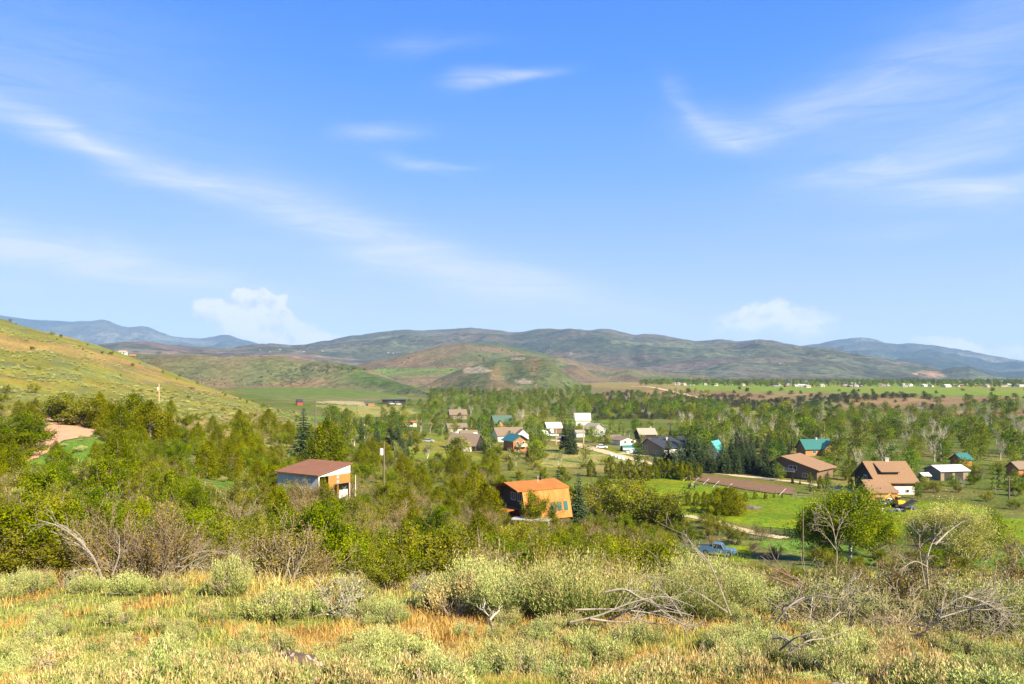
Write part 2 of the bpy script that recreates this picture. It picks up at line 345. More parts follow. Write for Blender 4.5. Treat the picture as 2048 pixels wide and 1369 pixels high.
def lerp(a, b, t): return a*(1-t[..., None])+b*t[..., None]
ys = np.concatenate([np.linspace(-30, 1.8, 16), np.geomspace(2, 15500, 860)])
pc = np.linspace(-480, 2480, 760)
PXg, Yg = np.meshgrid(pc, ys); Xg = (PXg-1024)/F*np.maximum(np.abs(Yg), 22.0)
Zg = H(Xg, Yg)
LAWNS = [([(1265,948),(1340,945),(1420,972),(1600,995),(1720,1000),(1900,1005),(1980,1020),(1960,1060),(1700,1075),(1600,1060),(1480,1050),(1350,1035),(1290,1010)], 130, 260),
 ([(1900,1035),(2400,1045),(2400,1100),(1960,1090)], 120, 200), ([(715,965),(750,962),(765,985),(740,1010),(708,1000)], 70, 140), ([(850,975),(940,985),(950,1005),(860,1005)], 80, 150), ([(1150,1010),(1240,1015),(1270,1035),(1230,1050),(1150,1045)], 90, 170),
 ([(1345,945),(1600,955),(1600,1000),(1345,975)], 165, 270), ([(850,868),(900,870),(960,905),(900,920),(840,900)], 220, 380), ([(1085,885),(1180,895),(1300,930),(1200,930),(1090,915)], 240, 380), ([(1425,1090),(1500,1090),(1510,1130),(1430,1130)], 100, 150)]
def on_lawn(x, y, z):
    px = np.array([1024+F*x/y]); py = np.array([HY-F*z/y])
    return any(y0 < y < y1 and inpoly(px, py, P)[0] for P, y0, y1 in LAWNS)
def ground_col(x, y, z):
    yy = np.maximum(y, 3.); px = 1024+F*x/yy; py = HY-F*z/yy
    jn = ss(5, 40, y); px = px+(fbm(x*.12, y*.12, 91, 4)-.5)*50*jn; py = py+(fbm(x*.1+40, y*.1, 92, 4)-.5)*16*jn*ss(1500, 100, y)+(fbm(px*.02, y*.002, 93, 3)-.5)*5*ss(300, 900, y)
    A = lambda *c: np.array(c, float)
    def full(c): return np.broadcast_to(A(*c), x.shape+(3,)).copy()
    n1 = fbm(x*.5, y*.5, 21, 4); n2 = fbm(x*.18, y*.18, 22, 4); n3 = fbm(x*.02, y*.02, 23, 4); n4 = fbm(x*.006, y*.006, 24, 4)
    fg = lerp(full((.40,.31,.12)), full((.28,.29,.09)), ss(.42, .56, n2)); fg = lerp(fg, full((.40,.23,.085)), ss(.58, .68, n1)*.8)
    th = lerp(full((.10,.12,.035)), full((.16,.15,.05)), ss(.4, .6, n2)); th = lerp(th, full((.12,.22,.03)), ss(.52, .62, n3)*.8)
    c = lerp(fg, th, ss(19, 26, y))
    hl = lerp(full((.25,.225,.05)), full((.19,.19,.045)), ss(.38, .55, n3)); hl = lerp(hl, full((.29,.21,.075)), ss(.52, .66, fbm(x*.03+9, y*.012, 26, 4)))
    hl = lerp(hl, full((.13,.15,.07)), ss(.55, .65, n2)*.6)
    c = lerp(c, hl, ss(0, 140, 600-px)*ss(125, 200, y)*(1-ss(480, 700, y)))
    vf = lerp(full((.10,.13,.022)), full((.15,.155,.035)), ss(.4, .6, n4)); vf = lerp(vf, full((.20,.16,.06)), ss(.58, .66, n3)*.5)
    c = lerp(c, vf, np.maximum(ss(140, 200, y)*ss(620, 760, px), ss(480, 620, y)))
    lawn = np.zeros(x.shape, bool)
    for P_, a_, b_ in LAWNS[:5]+LAWNS[8:]: lawn |= inpoly(px, py, P_) & (y > a_) & (y < b_)
    lc = lerp(full((.12,.20,.012)), full((.17,.225,.014)), ss(.35, .65, n1)); lc = lerp(lc, full((.21,.225,.025)), ss(.5, .7, fbm(x*.05, y*.3, 31, 3))*.7)
    c = np.where(lawn[..., None], lc, c)
    mead = inpoly(px, py, [(1000,838),(1060,830),(1130,838),(1240,848),(1240,853),(1100,851),(1010,848)]) | inpoly(px, py, [(1350,812),(1560,809),(1700,822),(1660,834),(1480,828)]) | inpoly(px, py, [(1960,845),(2500,850),(2500,870),(1960,862)])
    mead |= inpoly(px, py, [(740,878),(960,868),(1080,930),(1290,935),(1280,905),(1150,885),(980,925),(760,910)])
    c = np.where(mead[..., None], lerp(full((.16,.20,.022)), full((.21,.20,.04)), ss(.4, .7, n3)), c)
    yf = inpoly(px, py, [(1080,890),(1190,905),(1300,925),(1330,935),(1200,945),(1090,930)]) | inpoly(px, py, [(630,812),(800,812),(850,830),(700,838)])
    c = np.where(yf[..., None], lerp(full((.30,.25,.09)), full((.20,.23,.06)), ss(.4, .7, n2)), c)
    # fields towards the left mesa
    fld = inpoly(px, py, [(420,770),(560,768),(760,785),(860,800),(700,806),(560,800)]) & (y > 600)
    c = np.where(fld[..., None], lerp(full((.12,.16,.035)), full((.17,.165,.065)), ss(790, 803, py)), c)
    sand = inpoly(px, py, [(625,803),(700,803),(745,808),(740,812),(640,807)]) & (y > 500)
    c = np.where(sand[..., None], full((.36,.30,.16)), c)
    # terrace: brown scarp, bright hay field on top, dry strip at the lip
    b = ss(1150, 1190, px)*ss(480, 520, y)
    sc_ = lerp(full((.21,.15,.065)), full((.15,.16,.055)), ss(.42, .58, fbm(x*.012, y*.012, 33, 4))); sc_ = lerp(sc_, full((.24,.165,.08)), ss(.5, .66, fbm(x*.009+5, y*.02, 34, 3)))
    fac = b*ss(-28.6, -27.2, z)*(1-ss(2000, 2600, y))
    c = lerp(c, sc_, fac)
    top = lerp(full((.15,.23,.03)), full((.20,.22,.045)), ss(.35, .7, n4))
    top = np.where((px < 1370)[..., None], lerp(full((.27,.20,.08)), full((.2,.2,.06)), ss(.4, .6, n3)), top)
    c = lerp(c, top, b*ss(-19.2, -18.3, z)*ss(560, 600, y)*(1-ss(2000, 2600, y))*ss(786, 781, py+(px-1500)*-.022))
    far = lerp(full((.13,.16,.07)), full((.20,.16,.09)), ss(.4, .6, fbm(x*.001, y*.002, 35, 4)))
    c = lerp(c, far, ss(2000, 2600, y))
    return c
Cg = ground_col(Xg, Yg, Zg)
ground = grid_mesh('ground', Xg, Yg, Zg, Cg, M['ground']); tag(ground, kind='structure')

def ridge(name, outline, Yf, Yc, zf, mat, colf, gull=(20, .012, 3), p=1.0, back=.5, step=4, rows=90, rough=1.0, seed=1, taper=0, plateau=None):
    xs = np.array([a for a, b in outline], float); zs = np.array([b for a, b in outline], float)
    pxv = np.arange(xs[0], xs[-1]+.1, step); crest = np.interp(pxv, xs, zs)
    k = np.ones(5)/5; crest = np.convolve(np.pad(crest, 2, 'edge'), k, 'valid')
    crest += (fbm(pxv*.05, pxv*0, seed, 4)-.5)*3*rough
    yf = np.interp(pxv, *zip(*Yf)) if isinstance(Yf, list) else np.full_like(pxv, Yf)
    yc = np.interp(pxv, *zip(*Yc)) if isinstance(Yc, list) else np.full_like(pxv, Yc)
    zc = (HY-crest)/F*yc
    t = np.concatenate([np.linspace(0, 1, rows), 1+np.linspace(0, back, 14)[1:]])
    T, PXX = np.meshgrid(t, pxv, indexing='ij'); Yy = yf[None]+(yc-yf)[None]*T; X = (PXX-1024)/F*Yy
    # keep columns straight in the world: depth rows follow the crest's direction
    s = np.where(T <= 1, np.clip(T, 0, 1)**p, 1-(np.maximum(T-1, 0)/back)**1.4)
    if plateau: s = np.where(T <= 1, np.interp(T, *zip(*plateau)), s)
    Z = zf+(zc-zf)[None]*s
    A, kx, ky = gull
    w = np.clip(np.sin(np.pi*np.clip(T, 0, 1))**.8, 0, 1)*(T <= 1)
    wob = fbm(X*kx*.6, Yy*kx*.6, seed+5, 3)*1.5
    g = 1-np.abs(2*vnoise(X*kx+wob, Yy*kx/ky, seed+1)-1); g2 = 1-np.abs(2*vnoise(X*kx*2.3+wob, Yy*kx*2.3/ky, seed+2)-1)
    g3 = fbm(X*kx*4, Yy*kx*4, seed+8, 3)
    rel = (g*.6+g2*.25+g3*.3-.6)
    Z = Z+A*w*rel
    C = colf(PXX, HY-F*Z/Yy, T, X, Yy, rel)
    o = grid_mesh(name, X, Yy, Z, C, mat); tag(o, kind='structure'); return o, (T, X, Yy, Z)
def full(x, c): return np.broadcast_to(np.array(c, float), x.shape+(3,)).copy()
# -- olive table land on the left
def colA(px, py, T, X, Y, rel):
    n = fbm(X*.01, Y*.01, 41, 4)
    c = lerp(full(px, (.155,.165,.06)), full(px, (.20,.17,.075)), ss(.4, .62, n))
    c = lerp(c, full(px, (.085,.125,.03)), ss(660, 720, px)*ss(.05, .3, T)*ss(.35, .5, n+.1))
    c = lerp(c, full(px, (.26,.17,.09)), ss(.58, .66, fbm(X*.006, Y*.012, 42, 3))*.6)
    c = lerp(c, full(px, (.10,.13,.045)), ss(.9, 1.0, T)*(px > 400)*.7)
    return c
mesaA, gA = ridge('table_hill', [(180,716),(270,712),(380,713),(460,715),(560,716),(600,719),(650,724),(700,731),(745,742),(790,760),(830,776),(860,790),(885,802)],
    [(180,1150),(560,1150),(760,1080),(885,960)], [(180,1650),(600,1600),(760,1350),(885,1050)], -26, M['hill'], colA, (9, .011, 2.5), p=.9, seed=40, plateau=[(0,0),(.12,.16),(.42,.80),(.6,.95),(1,1)])
# -- near brown knoll with pale cliffs
def colB2(px, py, T, X, Y, rel):
    n = fbm(X*.008, Y*.008, 51, 4)
    c = lerp(full(px, (.18,.145,.07)), full(px, (.12,.14,.05)), ss(.42, .58, n))
    c = lerp(c, full(px, (.12,.15,.05)), ss(1040, 1075, px+ (py-730)*.2)*.85)
    c = lerp(c, full(px, (.23,.155,.08)), ss(.50, .66, fbm(X*.02, Y*.004, 52, 3))*(px < 1080)*.6)
    cl = inpoly(px, py+(fbm(px*.08, py*.08, 58, 3)-.5)*8, [(925,738),(960,733),(985,741),(965,748),(930,747)]) | inpoly(px, py+(fbm(px*.1, py*.1, 59, 3)-.5)*8, [(1028,762),(1048,758),(1066,764),(1064,770),(1040,769)]) | inpoly(px, py, [(1020,716),(1050,714),(1052,719),(1024,721)])
    c = lerp(c, full(px, (.40,.32,.22)), cl*.75)
    return c
knoll, gB2 = ridge('brown_knoll', [(800,788),(850,771),(890,752),(930,735),(975,722),(1010,714),(1050,711),(1080,714),(1105,724),(1130,745),(1155,764),(1175,778),(1195,785)],
    1180, [(800,1300),(1010,1620),(1195,1300)], -28, M['hill'], colB2, (24, .010, 3), p=.85, seed=50)
# -- brown ridge behind it
def colB1(px, py, T, X, Y, rel):
    n = fbm(X*.004, Y*.004, 61, 4)
    c = lerp(full(px, (.20,.15,.075)), full(px, (.13,.155,.055)), ss(.4, .6, n+(.85-T)*.15*0))
    c = lerp(c, full(px, (.09,.13,.04)), ss(.82, .95, T)*ss(900, 960, px)*.8)
    c = lerp(c, full(px, (.17,.24,.045)), inpoly(px, py, [(730,745),(760,737),(940,737),(905,752),(800,757)])*.9)
    c = lerp(c, full(px, (.22,.16,.09)), ss(.52, .68, fbm(X*.003, Y*.006, 62, 3))*.7)
    return c
ridgeB, gB1 = ridge('brown_ridge', [(640,745),(700,735),(760,722),(800,712),(850,699),(890,690),(925,685),(960,687),(1000,690),(1040,697),(1100,710),(1160,724),(1230,736),(1300,742),(1360,748),(1420,753)],
    [(640,1500),(1420,2000)], [(640,2400),(930,2700),(1420,2900)], -26, M['hill'], colB1, (40, .0045, 3), p=.8, seed=60)
# -- rolling middle ground with the road cuts, far left
def colM(px, py, T, X, Y, rel):
    n = fbm(X*.0022, Y*.0022, 66, 4)
    c = lerp(full(px, (.11,.13,.06)), full(px, (.26,.18,.12)), ss(.46, .6, n)); return lerp(c, full(px, (.07,.10,.05)), ss(.5, .62, fbm(X*.006, Y*.006, 67, 3))*.7)
mid, gM = ridge('rolling_hill', [(140,700),(200,689),(250,683),(290,684),(340,690),(400,695),(470,697),(520,694),(560,695),(620,700),(700,708),(800,716)], 2600, 4300, -10, M['mountain'], colM, (45, .0022, 2), p=.9, seed=65)
# -- main long range
def colC(px, py, T, X, Y, rel):
    n = fbm(X*.0013, Y*.0013, 71, 5)
    c = lerp(full(px, (.09,.105,.045)), full(px, (.145,.12,.065)), ss(.42, .6, n+ss(.55, 0, T)*.08))
    c = lerp(c, full(px, (.055,.085,.035)), ss(.45, .75, T)*ss(.6, .3, n)*.75)
    c = lerp(c, full(px, (.13,.16,.065)), ss(.52, .62, fbm(X*.0009, Y*.003, 72, 4))*.8)
    c = lerp(c, full(px, (.19,.14,.09)), ss(.55, .70, fbm(X*.002, Y*.005, 73, 3))*.5)
    c = lerp(c, full(px, (.38,.22,.10)), inpoly(px, py, [(1822,748),(1845,741),(1875,744),(1895,753),(1860,757)])*.8)
    return c
rangeC, gC = ridge('long_range', [(470,697),(510,690),(545,686),(575,690),(610,691),(640,683),(665,680),(700,672),(760,665),(805,659),(840,662),(900,659),(950,656),(1020,664),(1060,663),(1100,660),(1142,657),(1175,661),(1215,657),(1245,664),(1270,672),(1295,667),(1340,673),(1390,683),(1440,679),(1475,684),(1520,679),(1560,686),(1600,692),(1660,695),(1700,706),(1750,715),(1800,722),(1850,730),(1890,739),(1930,733),(1960,740),(1990,752),(2030,760),(2080,766)],
    [(470,3600),(1000,2900),(2080,3000)], [(470,6000),(900,6800),(1500,6600),(1900,4600),(2080,3800)], -24, M['mountain'], colC, (165, .0013, 2.0), p=1.05, seed=70, rows=150)
def colD(px, py, T, X, Y, rel):
    n = fbm(X*.0008, Y*.0008, 81, 4); c = lerp(full(px, (.05,.085,.05)), full(px, (.10,.12,.07)), ss(.4, .6, n)); return lerp(c, full(px, (.22,.24,.16)), ss(.6, .66, fbm(X*.0015, Y*.0015, 82, 3))*.5)
mtD, _ = ridge('blue_mountains', [(-420,600),(-200,612),(-60,622),(0,632),(60,639),(110,642),(150,644),(185,641),(207,638),(225,646),(250,655),(290,652),(320,664),(345,674),(400,678),(430,673),(452,669),(480,678),(520,688),(570,694),(640,700)], 8500, 13000, -60, M['mountain'], colD, (360, .0009, 1.6), p=1.1, seed=80)
mtE, _ = ridge('east_mountain', [(1540,700),(1590,693),(1610,690),(1640,687),(1665,681),(1690,678),(1718,675),(1745,679),(1775,687),(1800,689),(1815,686),(1850,690),(1895,695),(1940,704),(2000,714),(2048,723),(2130,732),(2230,742),(2400,748)], 7000, 11000, -60, M['mountain'], colD, (300, .0010, 1.6), p=1.1, seed=90)
mtF, _ = ridge('low_ridge', [(1700,742),(1800,718),(1860,714),(1920,722),(1960,735),(2000,741),(2048,736),(2110,728),(2200,724),(2400,735)], 5500, 7800, -40, M['mountain'], colD, (110, .0012, 2), p=1.0, seed=95)
# ------------------------------------------------------------------ road sheets, corral
def at_py(px, py, y0, y1):
    """world point where the ground is seen at this row, between two depths"""
    yy = np.geomspace(y0, y1, 260); x = (px-1024)/F*yy; z = H(x, yy); p = HY-F*z/yy
    i = int(np.argmin(np.abs(p-py))); return float(x[i]), float(yy[i])
ROADS = []
def sheet(name, pts, wid, mat, lift=.05, seg=1.0):
    pts = np.array(pts, float); d = np.r_[0, np.cumsum(np.linalg.norm(np.diff(pts, axis=0), axis=1))]
    n = max(6, int(d[-1]/seg)); s = np.linspace(0, d[-1], n)
    P = np.stack([np.interp(s, d, pts[:, 0]), np.interp(s, d, pts[:, 1])], 1)
    for _ in range(8): P[1:-1] = (P[:-2]+2*P[1:-1]+P[2:])/4
    T = np.gradient(P, axis=0); T /= np.linalg.norm(T, axis=1)[:, None]; Nn = np.stack([-T[:, 1], T[:, 0]], 1)
    w = np.interp(s/d[-1], np.linspace(0, 1, len(wid)), wid) if isinstance(wid, (list, tuple)) else np.full(n, wid)
    ROADS.append((P, w/2)); m = 7; V = []
    for k in range(m):
        q = P+Nn*((k/(m-1)-.5)*w*(1+.12*(fbm(s*.4, s*0+k, 3, 2)-.5)*2))[:, None]; V.append(np.c_[q, H(q[:, 0], q[:, 1])+lift])
    V = np.array(V); idx = np.arange(m*n).reshape(m, n)
    f = np.stack([idx[:-1, :-1], idx[:-1, 1:], idx[1:, 1:], idx[1:, :-1]], -1).reshape(-1, 4)
    b = MB(); b.add(V.reshape(-1, 3), f); o = b.build(name, mat, smooth=True); return tag(o, kind='structure')
M['red_dirt'] = solid('red_dirt', (.50,.28,.15), .95, nscale=.6, c2=(.42,.21,.10), bump=.3)
M['gravel'] = solid('gravel', (.50,.37,.20), .95, nscale=.5, c2=(.38,.28,.15), bump=.3)
M['corral'] = solid('corral_dirt', (.165,.085,.035), .95, nscale=.5, c2=(.12,.07,.03), bump=.3)
sheet('dirt_road', [at_py(10, 925, 60, 130), at_py(70, 893, 60, 130), at_py(130, 872, 70, 150), at_py(150, 852, 90, 170), at_py(118, 838, 100, 200), at_py(60, 826, 110, 220)], [4.5,5,6.5,7.5,6,4.5], M['red_dirt'], .10)
sheet('gravel_road', [at_py(1088, 880, 250, 420), at_py(1125, 884, 240, 400), at_py(1170, 894, 230, 380), at_py(1230, 910, 220, 340), at_py(1290, 925, 200, 300), at_py(1350, 938, 190, 280), at_py(1420, 946, 190, 260), at_py(1500, 955, 180, 250), at_py(1620, 968, 180, 240), at_py(1720, 985, 170, 230)], [6,6,6.5,6,5,4,3.6,3.6,3.6,4], M['gravel'], .12, 2)
sheet('driveway', [at_py(1240, 907, 240, 330), at_py(1300, 912, 250, 330), at_py(1330, 912, 250, 330)], [6,8,7], M['gravel'], .16, 2)
sheet('gravel_path', [at_py(1150, 1000, 100, 160), at_py(1195, 1004, 100, 170), at_py(1235, 1010, 110, 170), at_py(1300, 1024, 110, 170), at_py(1400, 1036, 110, 170), at_py(1500, 1066, 110, 160), at_py(1570, 1078, 110, 160)], 3.0, M['gravel'], .10)
sheet('bench_track', [at_py(1262, 768, 900, 1150), at_py(1315, 778, 900, 1100), at_py(1370, 790, 850, 1050), at_py(1425, 804, 800, 980)], 7, M['gravel'], .5, 8)
def patch(name, P, mat, y0, y1, lift=.12):
    W_ = [at_py(a, b, y0, y1) for a, b in P]; W_ = np.array(W_)
    cx, cy = W_.mean(0); b = MB(); rings = 10; n = 60
    k = np.linspace(0, len(W_), n, endpoint=False); Q = np.array([W_[int(q)]*(1-q % 1)+W_[(int(q)+1) % len(W_)]*(q % 1) for q in k])
    V = []
    for r in range(rings+1):
        q = np.array([cx, cy])+(Q-[cx, cy])*(r/rings); V.append(np.c_[q, H(q[:, 0], q[:, 1])+lift])
    V = np.array(V).reshape(-1, 3); f = []
    for r in range(rings):
        for i in range(n): f.append((r*n+i, r*n+(i+1) % n, (r+1)*n+(i+1) % n, (r+1)*n+i))
    b.add(V, f[n:] if False else f); o = b.build(name, mat, smooth=True); return tag(o, kind='structure')
patch('corral_dirt', [(1357,953),(1400,952),(1440,956),(1500,963),(1550,970),(1590,978),(1588,990),(1545,989),(1500,982),(1450,973),(1400,964),(1370,957)], M['corral'], 165, 270, .2)
# ================================================================== vegetation prototypes
M['olive'] = leaf_mat('olive_leaves', [(0,(.07,.07,.012)),(.5,(.15,.162,.022)),(1,(.285,.27,.04))], .035, .28)
M['rust'] = leaf_mat('rusty_leaves', [(0,(.10,.07,.025)),(.5,(.20,.155,.045)),(1,(.33,.25,.07))], .03, .22)
M['green'] = leaf_mat('fresh_leaves', [(0,(.05,.07,.008)),(.5,(.125,.165,.014)),(1,(.24,.26,.025))], .035, .25)
M['juniper'] = leaf_mat('juniper_scales', [(0,(.045,.058,.008)),(.5,(.125,.14,.013)),(1,(.26,.235,.02))], .03, .22, .15)
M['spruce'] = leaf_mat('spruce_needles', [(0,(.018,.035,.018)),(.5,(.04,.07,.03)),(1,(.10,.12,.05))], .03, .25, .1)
M['cotton'] = leaf_mat('cottonwood_leaves', [(0,(.045,.07,.012)),(.5,(.12,.165,.022)),(1,(.25,.28,.04))], .06, .38, k=1.08)
M['cottonp'] = leaf_mat('pale_catkins', [(0,(.16,.16,.09)),(.5,(.24,.25,.13)),(1,(.33,.31,.20))], .03, .25)
M['cottonb'] = leaf_mat('bright_cottonwood_leaves', [(0,(.06,.10,.012)),(.5,(.17,.23,.02)),(1,(.32,.34,.04))], .02, .1)
M['willow'] = leaf_mat('pale_willow_leaves', [(0,(.22,.22,.06)),(.5,(.38,.37,.11)),(1,(.52,.48,.19))], .02, .1, k=1.25)
M['sage'] = leaf_mat('sage_leaves', [(0,(.19,.22,.075)),(.5,(.33,.36,.13)),(1,(.47,.48,.20))], .03, .2, .2)
M['sageg'] = leaf_mat('grey_green_leaves', [(0,(.14,.175,.055)),(.5,(.26,.30,.095)),(1,(.40,.42,.16))], .03, .2, .2)
M['straw'] = leaf_mat('straw_stalks', [(0,(.36,.25,.10)),(.5,(.50,.38,.18)),(1,(.62,.50,.27))], .02, .15, .25)
M['grassy'] = leaf_mat('meadow_grass', [(0,(.10,.17,.02)),(.5,(.18,.27,.03)),(1,(.28,.34,.05))], .02, .2)
M['bark'] = solid('brown_bark', (.12,.085,.055), .9, nscale=6, c2=(.20,.15,.10))
M['twig'] = solid('grey_twigs', (.20,.155,.10), .9, nscale=4, c2=(.30,.24,.17))
M['pale'] = solid('pale_bark', (.48,.43,.33), .85, nscale=5, c2=(.34,.29,.21))
M['dead'] = solid('bleached_wood', (.31,.27,.21), .9, nscale=7, c2=(.17,.14,.10), spec=.1)
M['reddead'] = solid('reddish_dead_wood', (.20,.115,.07), .9, nscale=7, c2=(.13,.08,.055))
def unit(v): v = np.asarray(v, float); return v/(np.linalg.norm(v)+1e-9)
def grow(mb, p, d, ln, r, depth, spread, up, segs, tips, kids=(3, 5), shrink=.62, sides=3, mat=0, curl=.12, minr=.004):
    pts = [np.array(p, float)]; d = unit(d); n = segs
    for i in range(n):
        d = unit(d+np.array([random.gauss(0, curl), random.gauss(0, curl), random.gauss(0, curl)+up])); pts.append(pts[-1]+d*ln/n)
    rr = np.linspace(r, max(r*.45, minr), n+1); mb.tube(pts, rr, sides, mat)
    if depth == 0:
        tips.append((pts, ln)); return
    for k in range(random.randint(*kids)):
        t = random.uniform(.3, 1.0); i = min(int(t*n), n-1); q = pts[i]+(pts[i+1]-pts[i])*(t*n-i)
        a = random.uniform(0, 2*math.pi); side = unit(np.cross(d, [math.cos(a), math.sin(a), .3]))
        grow(mb, q, unit(d+side*spread*random.uniform(.6, 1.2)), ln*shrink*random.uniform(.75, 1.15), max(rr[i]*.6, minr), depth-1, spread, up, max(2, segs-1), tips, kids, shrink, sides, mat, curl, minr)
def scatter_on(tips, n, rad):
    P = []
    for _ in range(n):
        pts, ln = random.choice(tips); t = random.random()*(len(pts)-1.001); i = int(t); P.append(pts[i]+(pts[i+1]-pts[i])*(t-i))
    return np.array(P)+rng.normal(size=(n, 3))*rad
class Proto:
    """parts: list of (name, mesh) ; h = nominal height"""
    def __init__(s, parts, h): s.parts = parts; s.h = h; s.joined = None
def shrub_proto(seed, h, w, leafm, twigm, nleaf, lsize, nst=11, dens=(3, 4), gap=.13):
    random.seed(seed); st = MB(); tips = []
    for k in range(nst):
        a = 2*math.pi*(k+random.random())/nst; o = random.uniform(.05, .45)*w*.5
        lean = random.uniform(.15, 1.0)*w/h*.75
        grow(st, (math.cos(a)*o*.3, math.sin(a)*o*.3, -.15), (math.cos(a)*lean, math.sin(a)*lean, 1), h*random.uniform(.55, .8), .045*h/3, 2, .75, .05, 4, tips, dens, .5, 3, 0, .14, .006)
    lf = MB(); P = scatter_on(tips, nleaf, gap*h/3); P = P[P[:, 2] > .1*h]
    c = (fbm(P[:, 0]*1.3+seed, P[:, 1]*1.3+P[:, 2]*1.1, seed, 2)-.5)*1.2
    lf.leaves(P, lsize*.85, 0, np.clip(rng.random(len(P))*.6+.2+c, 0, 1), .65)
    return Proto([('stems', st.mesh('stems', twigm)), ('foliage', lf.mesh('foliage', leafm))], h)
def lobes(n, env, seed):
    random.seed(seed); L = []
    for k in range(n):
        t = random.random()**.8; a = random.uniform(0, 2*math.pi); r = env(t)
        q = random.uniform(.45, 1.0)*r; L.append((math.cos(a)*q, math.sin(a)*q, t, r))
    return L
def cone_proto(seed, h, w, leafm, nl, nleaf, lsize, lob=.22, env=None, droop=0, trunk=M['bark'], base=.04):
    env = env or (lambda t: (1-t)**.75*(.55+.45*min(1, t*5)))
    random.seed(seed); st = MB(); st.tube([(0,0,-.3),(0,0,h*.5),(random.gauss(0,.02)*h,0,h*.95)], [.03*h, .018*h, .004*h], 5)
    P = []; val = []
    for k in range(nl):
        t = (k+random.random())/nl; z = base*h+t*h*(1-base); R_ = env(t)*w*.5; a = k*2.4+random.uniform(-.5, .5)
        q = R_*random.uniform(.45, .95); c = np.array([math.cos(a)*q, math.sin(a)*q, z+random.uniform(-.02, .02)*h])
        rl = lob*w*(.45+.55*env(t)/.8)*random.uniform(.6, 1.2)
        m = max(6, int(nleaf/nl*(.3+env(t))*1.4)); d = rng.normal(size=(m, 3)); d /= np.linalg.norm(d, axis=1)[:, None]
        p = c+d*rl*np.array([.7, .7, 1.15])*(rng.random((m, 1))**.35); P.append(p); val.append(np.clip(rng.random(m)*.5+random.uniform(0, .5), 0, 1))
        if k % 3 == 0: st.tube([(0, 0, z*.8), c], [.008*h, .002*h], 3)
    P = np.concatenate(P); P[:, 2] = np.maximum(P[:, 2], .02*h); lf = MB(); lf.leaves(P, lsize, 0, np.concatenate(val), .6, axis=(0, 0, .9))
    return Proto([('trunk', st.mesh('trunk', trunk)), ('crown', lf.mesh('crown', leafm))], h)
def spruce_proto(seed, h, w, leafm, dens=1.0, lsize=.22):
    random.seed(seed); st = MB(); st.tube([(0,0,-.3),(0,0,h)], [.022*h, .004*h], 6); P = []; ax = []; val = []
    z = .06*h
    while z < h*.985:
        R_ = (1-z/h)**.85*w*.5+.03*w; nb = int(7+4*(1-z/h)); a0 = random.random()*6
        for k in range(nb):
            a = a0+k*2*math.pi/nb+random.uniform(-.25, .25); r = R_*random.uniform(.72, 1.12); dirv = np.array([math.cos(a), math.sin(a), 0])
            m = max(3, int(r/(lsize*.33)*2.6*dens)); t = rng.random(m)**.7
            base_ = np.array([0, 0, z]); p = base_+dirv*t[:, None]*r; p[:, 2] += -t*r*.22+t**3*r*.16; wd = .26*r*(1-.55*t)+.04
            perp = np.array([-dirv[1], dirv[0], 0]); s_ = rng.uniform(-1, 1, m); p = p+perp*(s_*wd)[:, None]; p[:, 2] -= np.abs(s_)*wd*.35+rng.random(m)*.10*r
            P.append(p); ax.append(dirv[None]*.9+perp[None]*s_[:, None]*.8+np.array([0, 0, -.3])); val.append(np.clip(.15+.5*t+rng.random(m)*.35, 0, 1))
        z += h*.038*random.uniform(.8, 1.2)
    lf = MB(); lf.leaves(np.concatenate(P), lsize, 0, np.concatenate(val), .5, axis=np.concatenate(ax), jit=.35)
    return Proto([('trunk', st.mesh('trunk', M['bark'])), ('crown', lf.mesh('crown', leafm))], h)
def tree_proto(seed, h, w, leafm, barkm, nleaf, lsize, depth=3, minr=.012, gap=.3, trunk_h=.18, kids=(3, 4), spread=.6, up=.10):
    random.seed(seed); st = MB(); tips = []; nb = random.randint(3, 5)
    st.tube([(0,0,-.4),(random.gauss(0,.03),0,trunk_h*h),(random.gauss(0,.15),random.gauss(0,.15),h*.42)], [.026*h, .020*h, .012*h], 6)
    for k in range(nb*3):
        a = 2.4*k+random.random(); z = trunk_h*h*random.uniform(.8, 1)+ (k/(nb*3))*h*.30
        grow(st, (0, 0, z), (math.cos(a)*w/h*1.15, math.sin(a)*w/h*1.15, .95), h*random.uniform(.26, .40)*(1.1-.35*k/(nb*3)), .010*h, depth-1, spread, up, 4, tips, kids, .62, 3, 0, .13, minr)
    lf = MB(); P = scatter_on(tips, nleaf, gap); c = (fbm(P[:, 0]*.8+seed, P[:, 1]*.8+P[:, 2]*.8, seed, 2)-.5)*1.4
    top = P[:, 2].max(); sc = h/top
    P = P*[1, 1, sc]; lf.leaves(P, lsize, 0, np.clip(rng.random(len(P))*.5+.25+c, 0, 1), .75)
    for V in st.V: V[:, 2] *= sc
    return Proto([('trunk', st.mesh('trunk', barkm)), ('crown', lf.mesh('crown', leafm))], h)
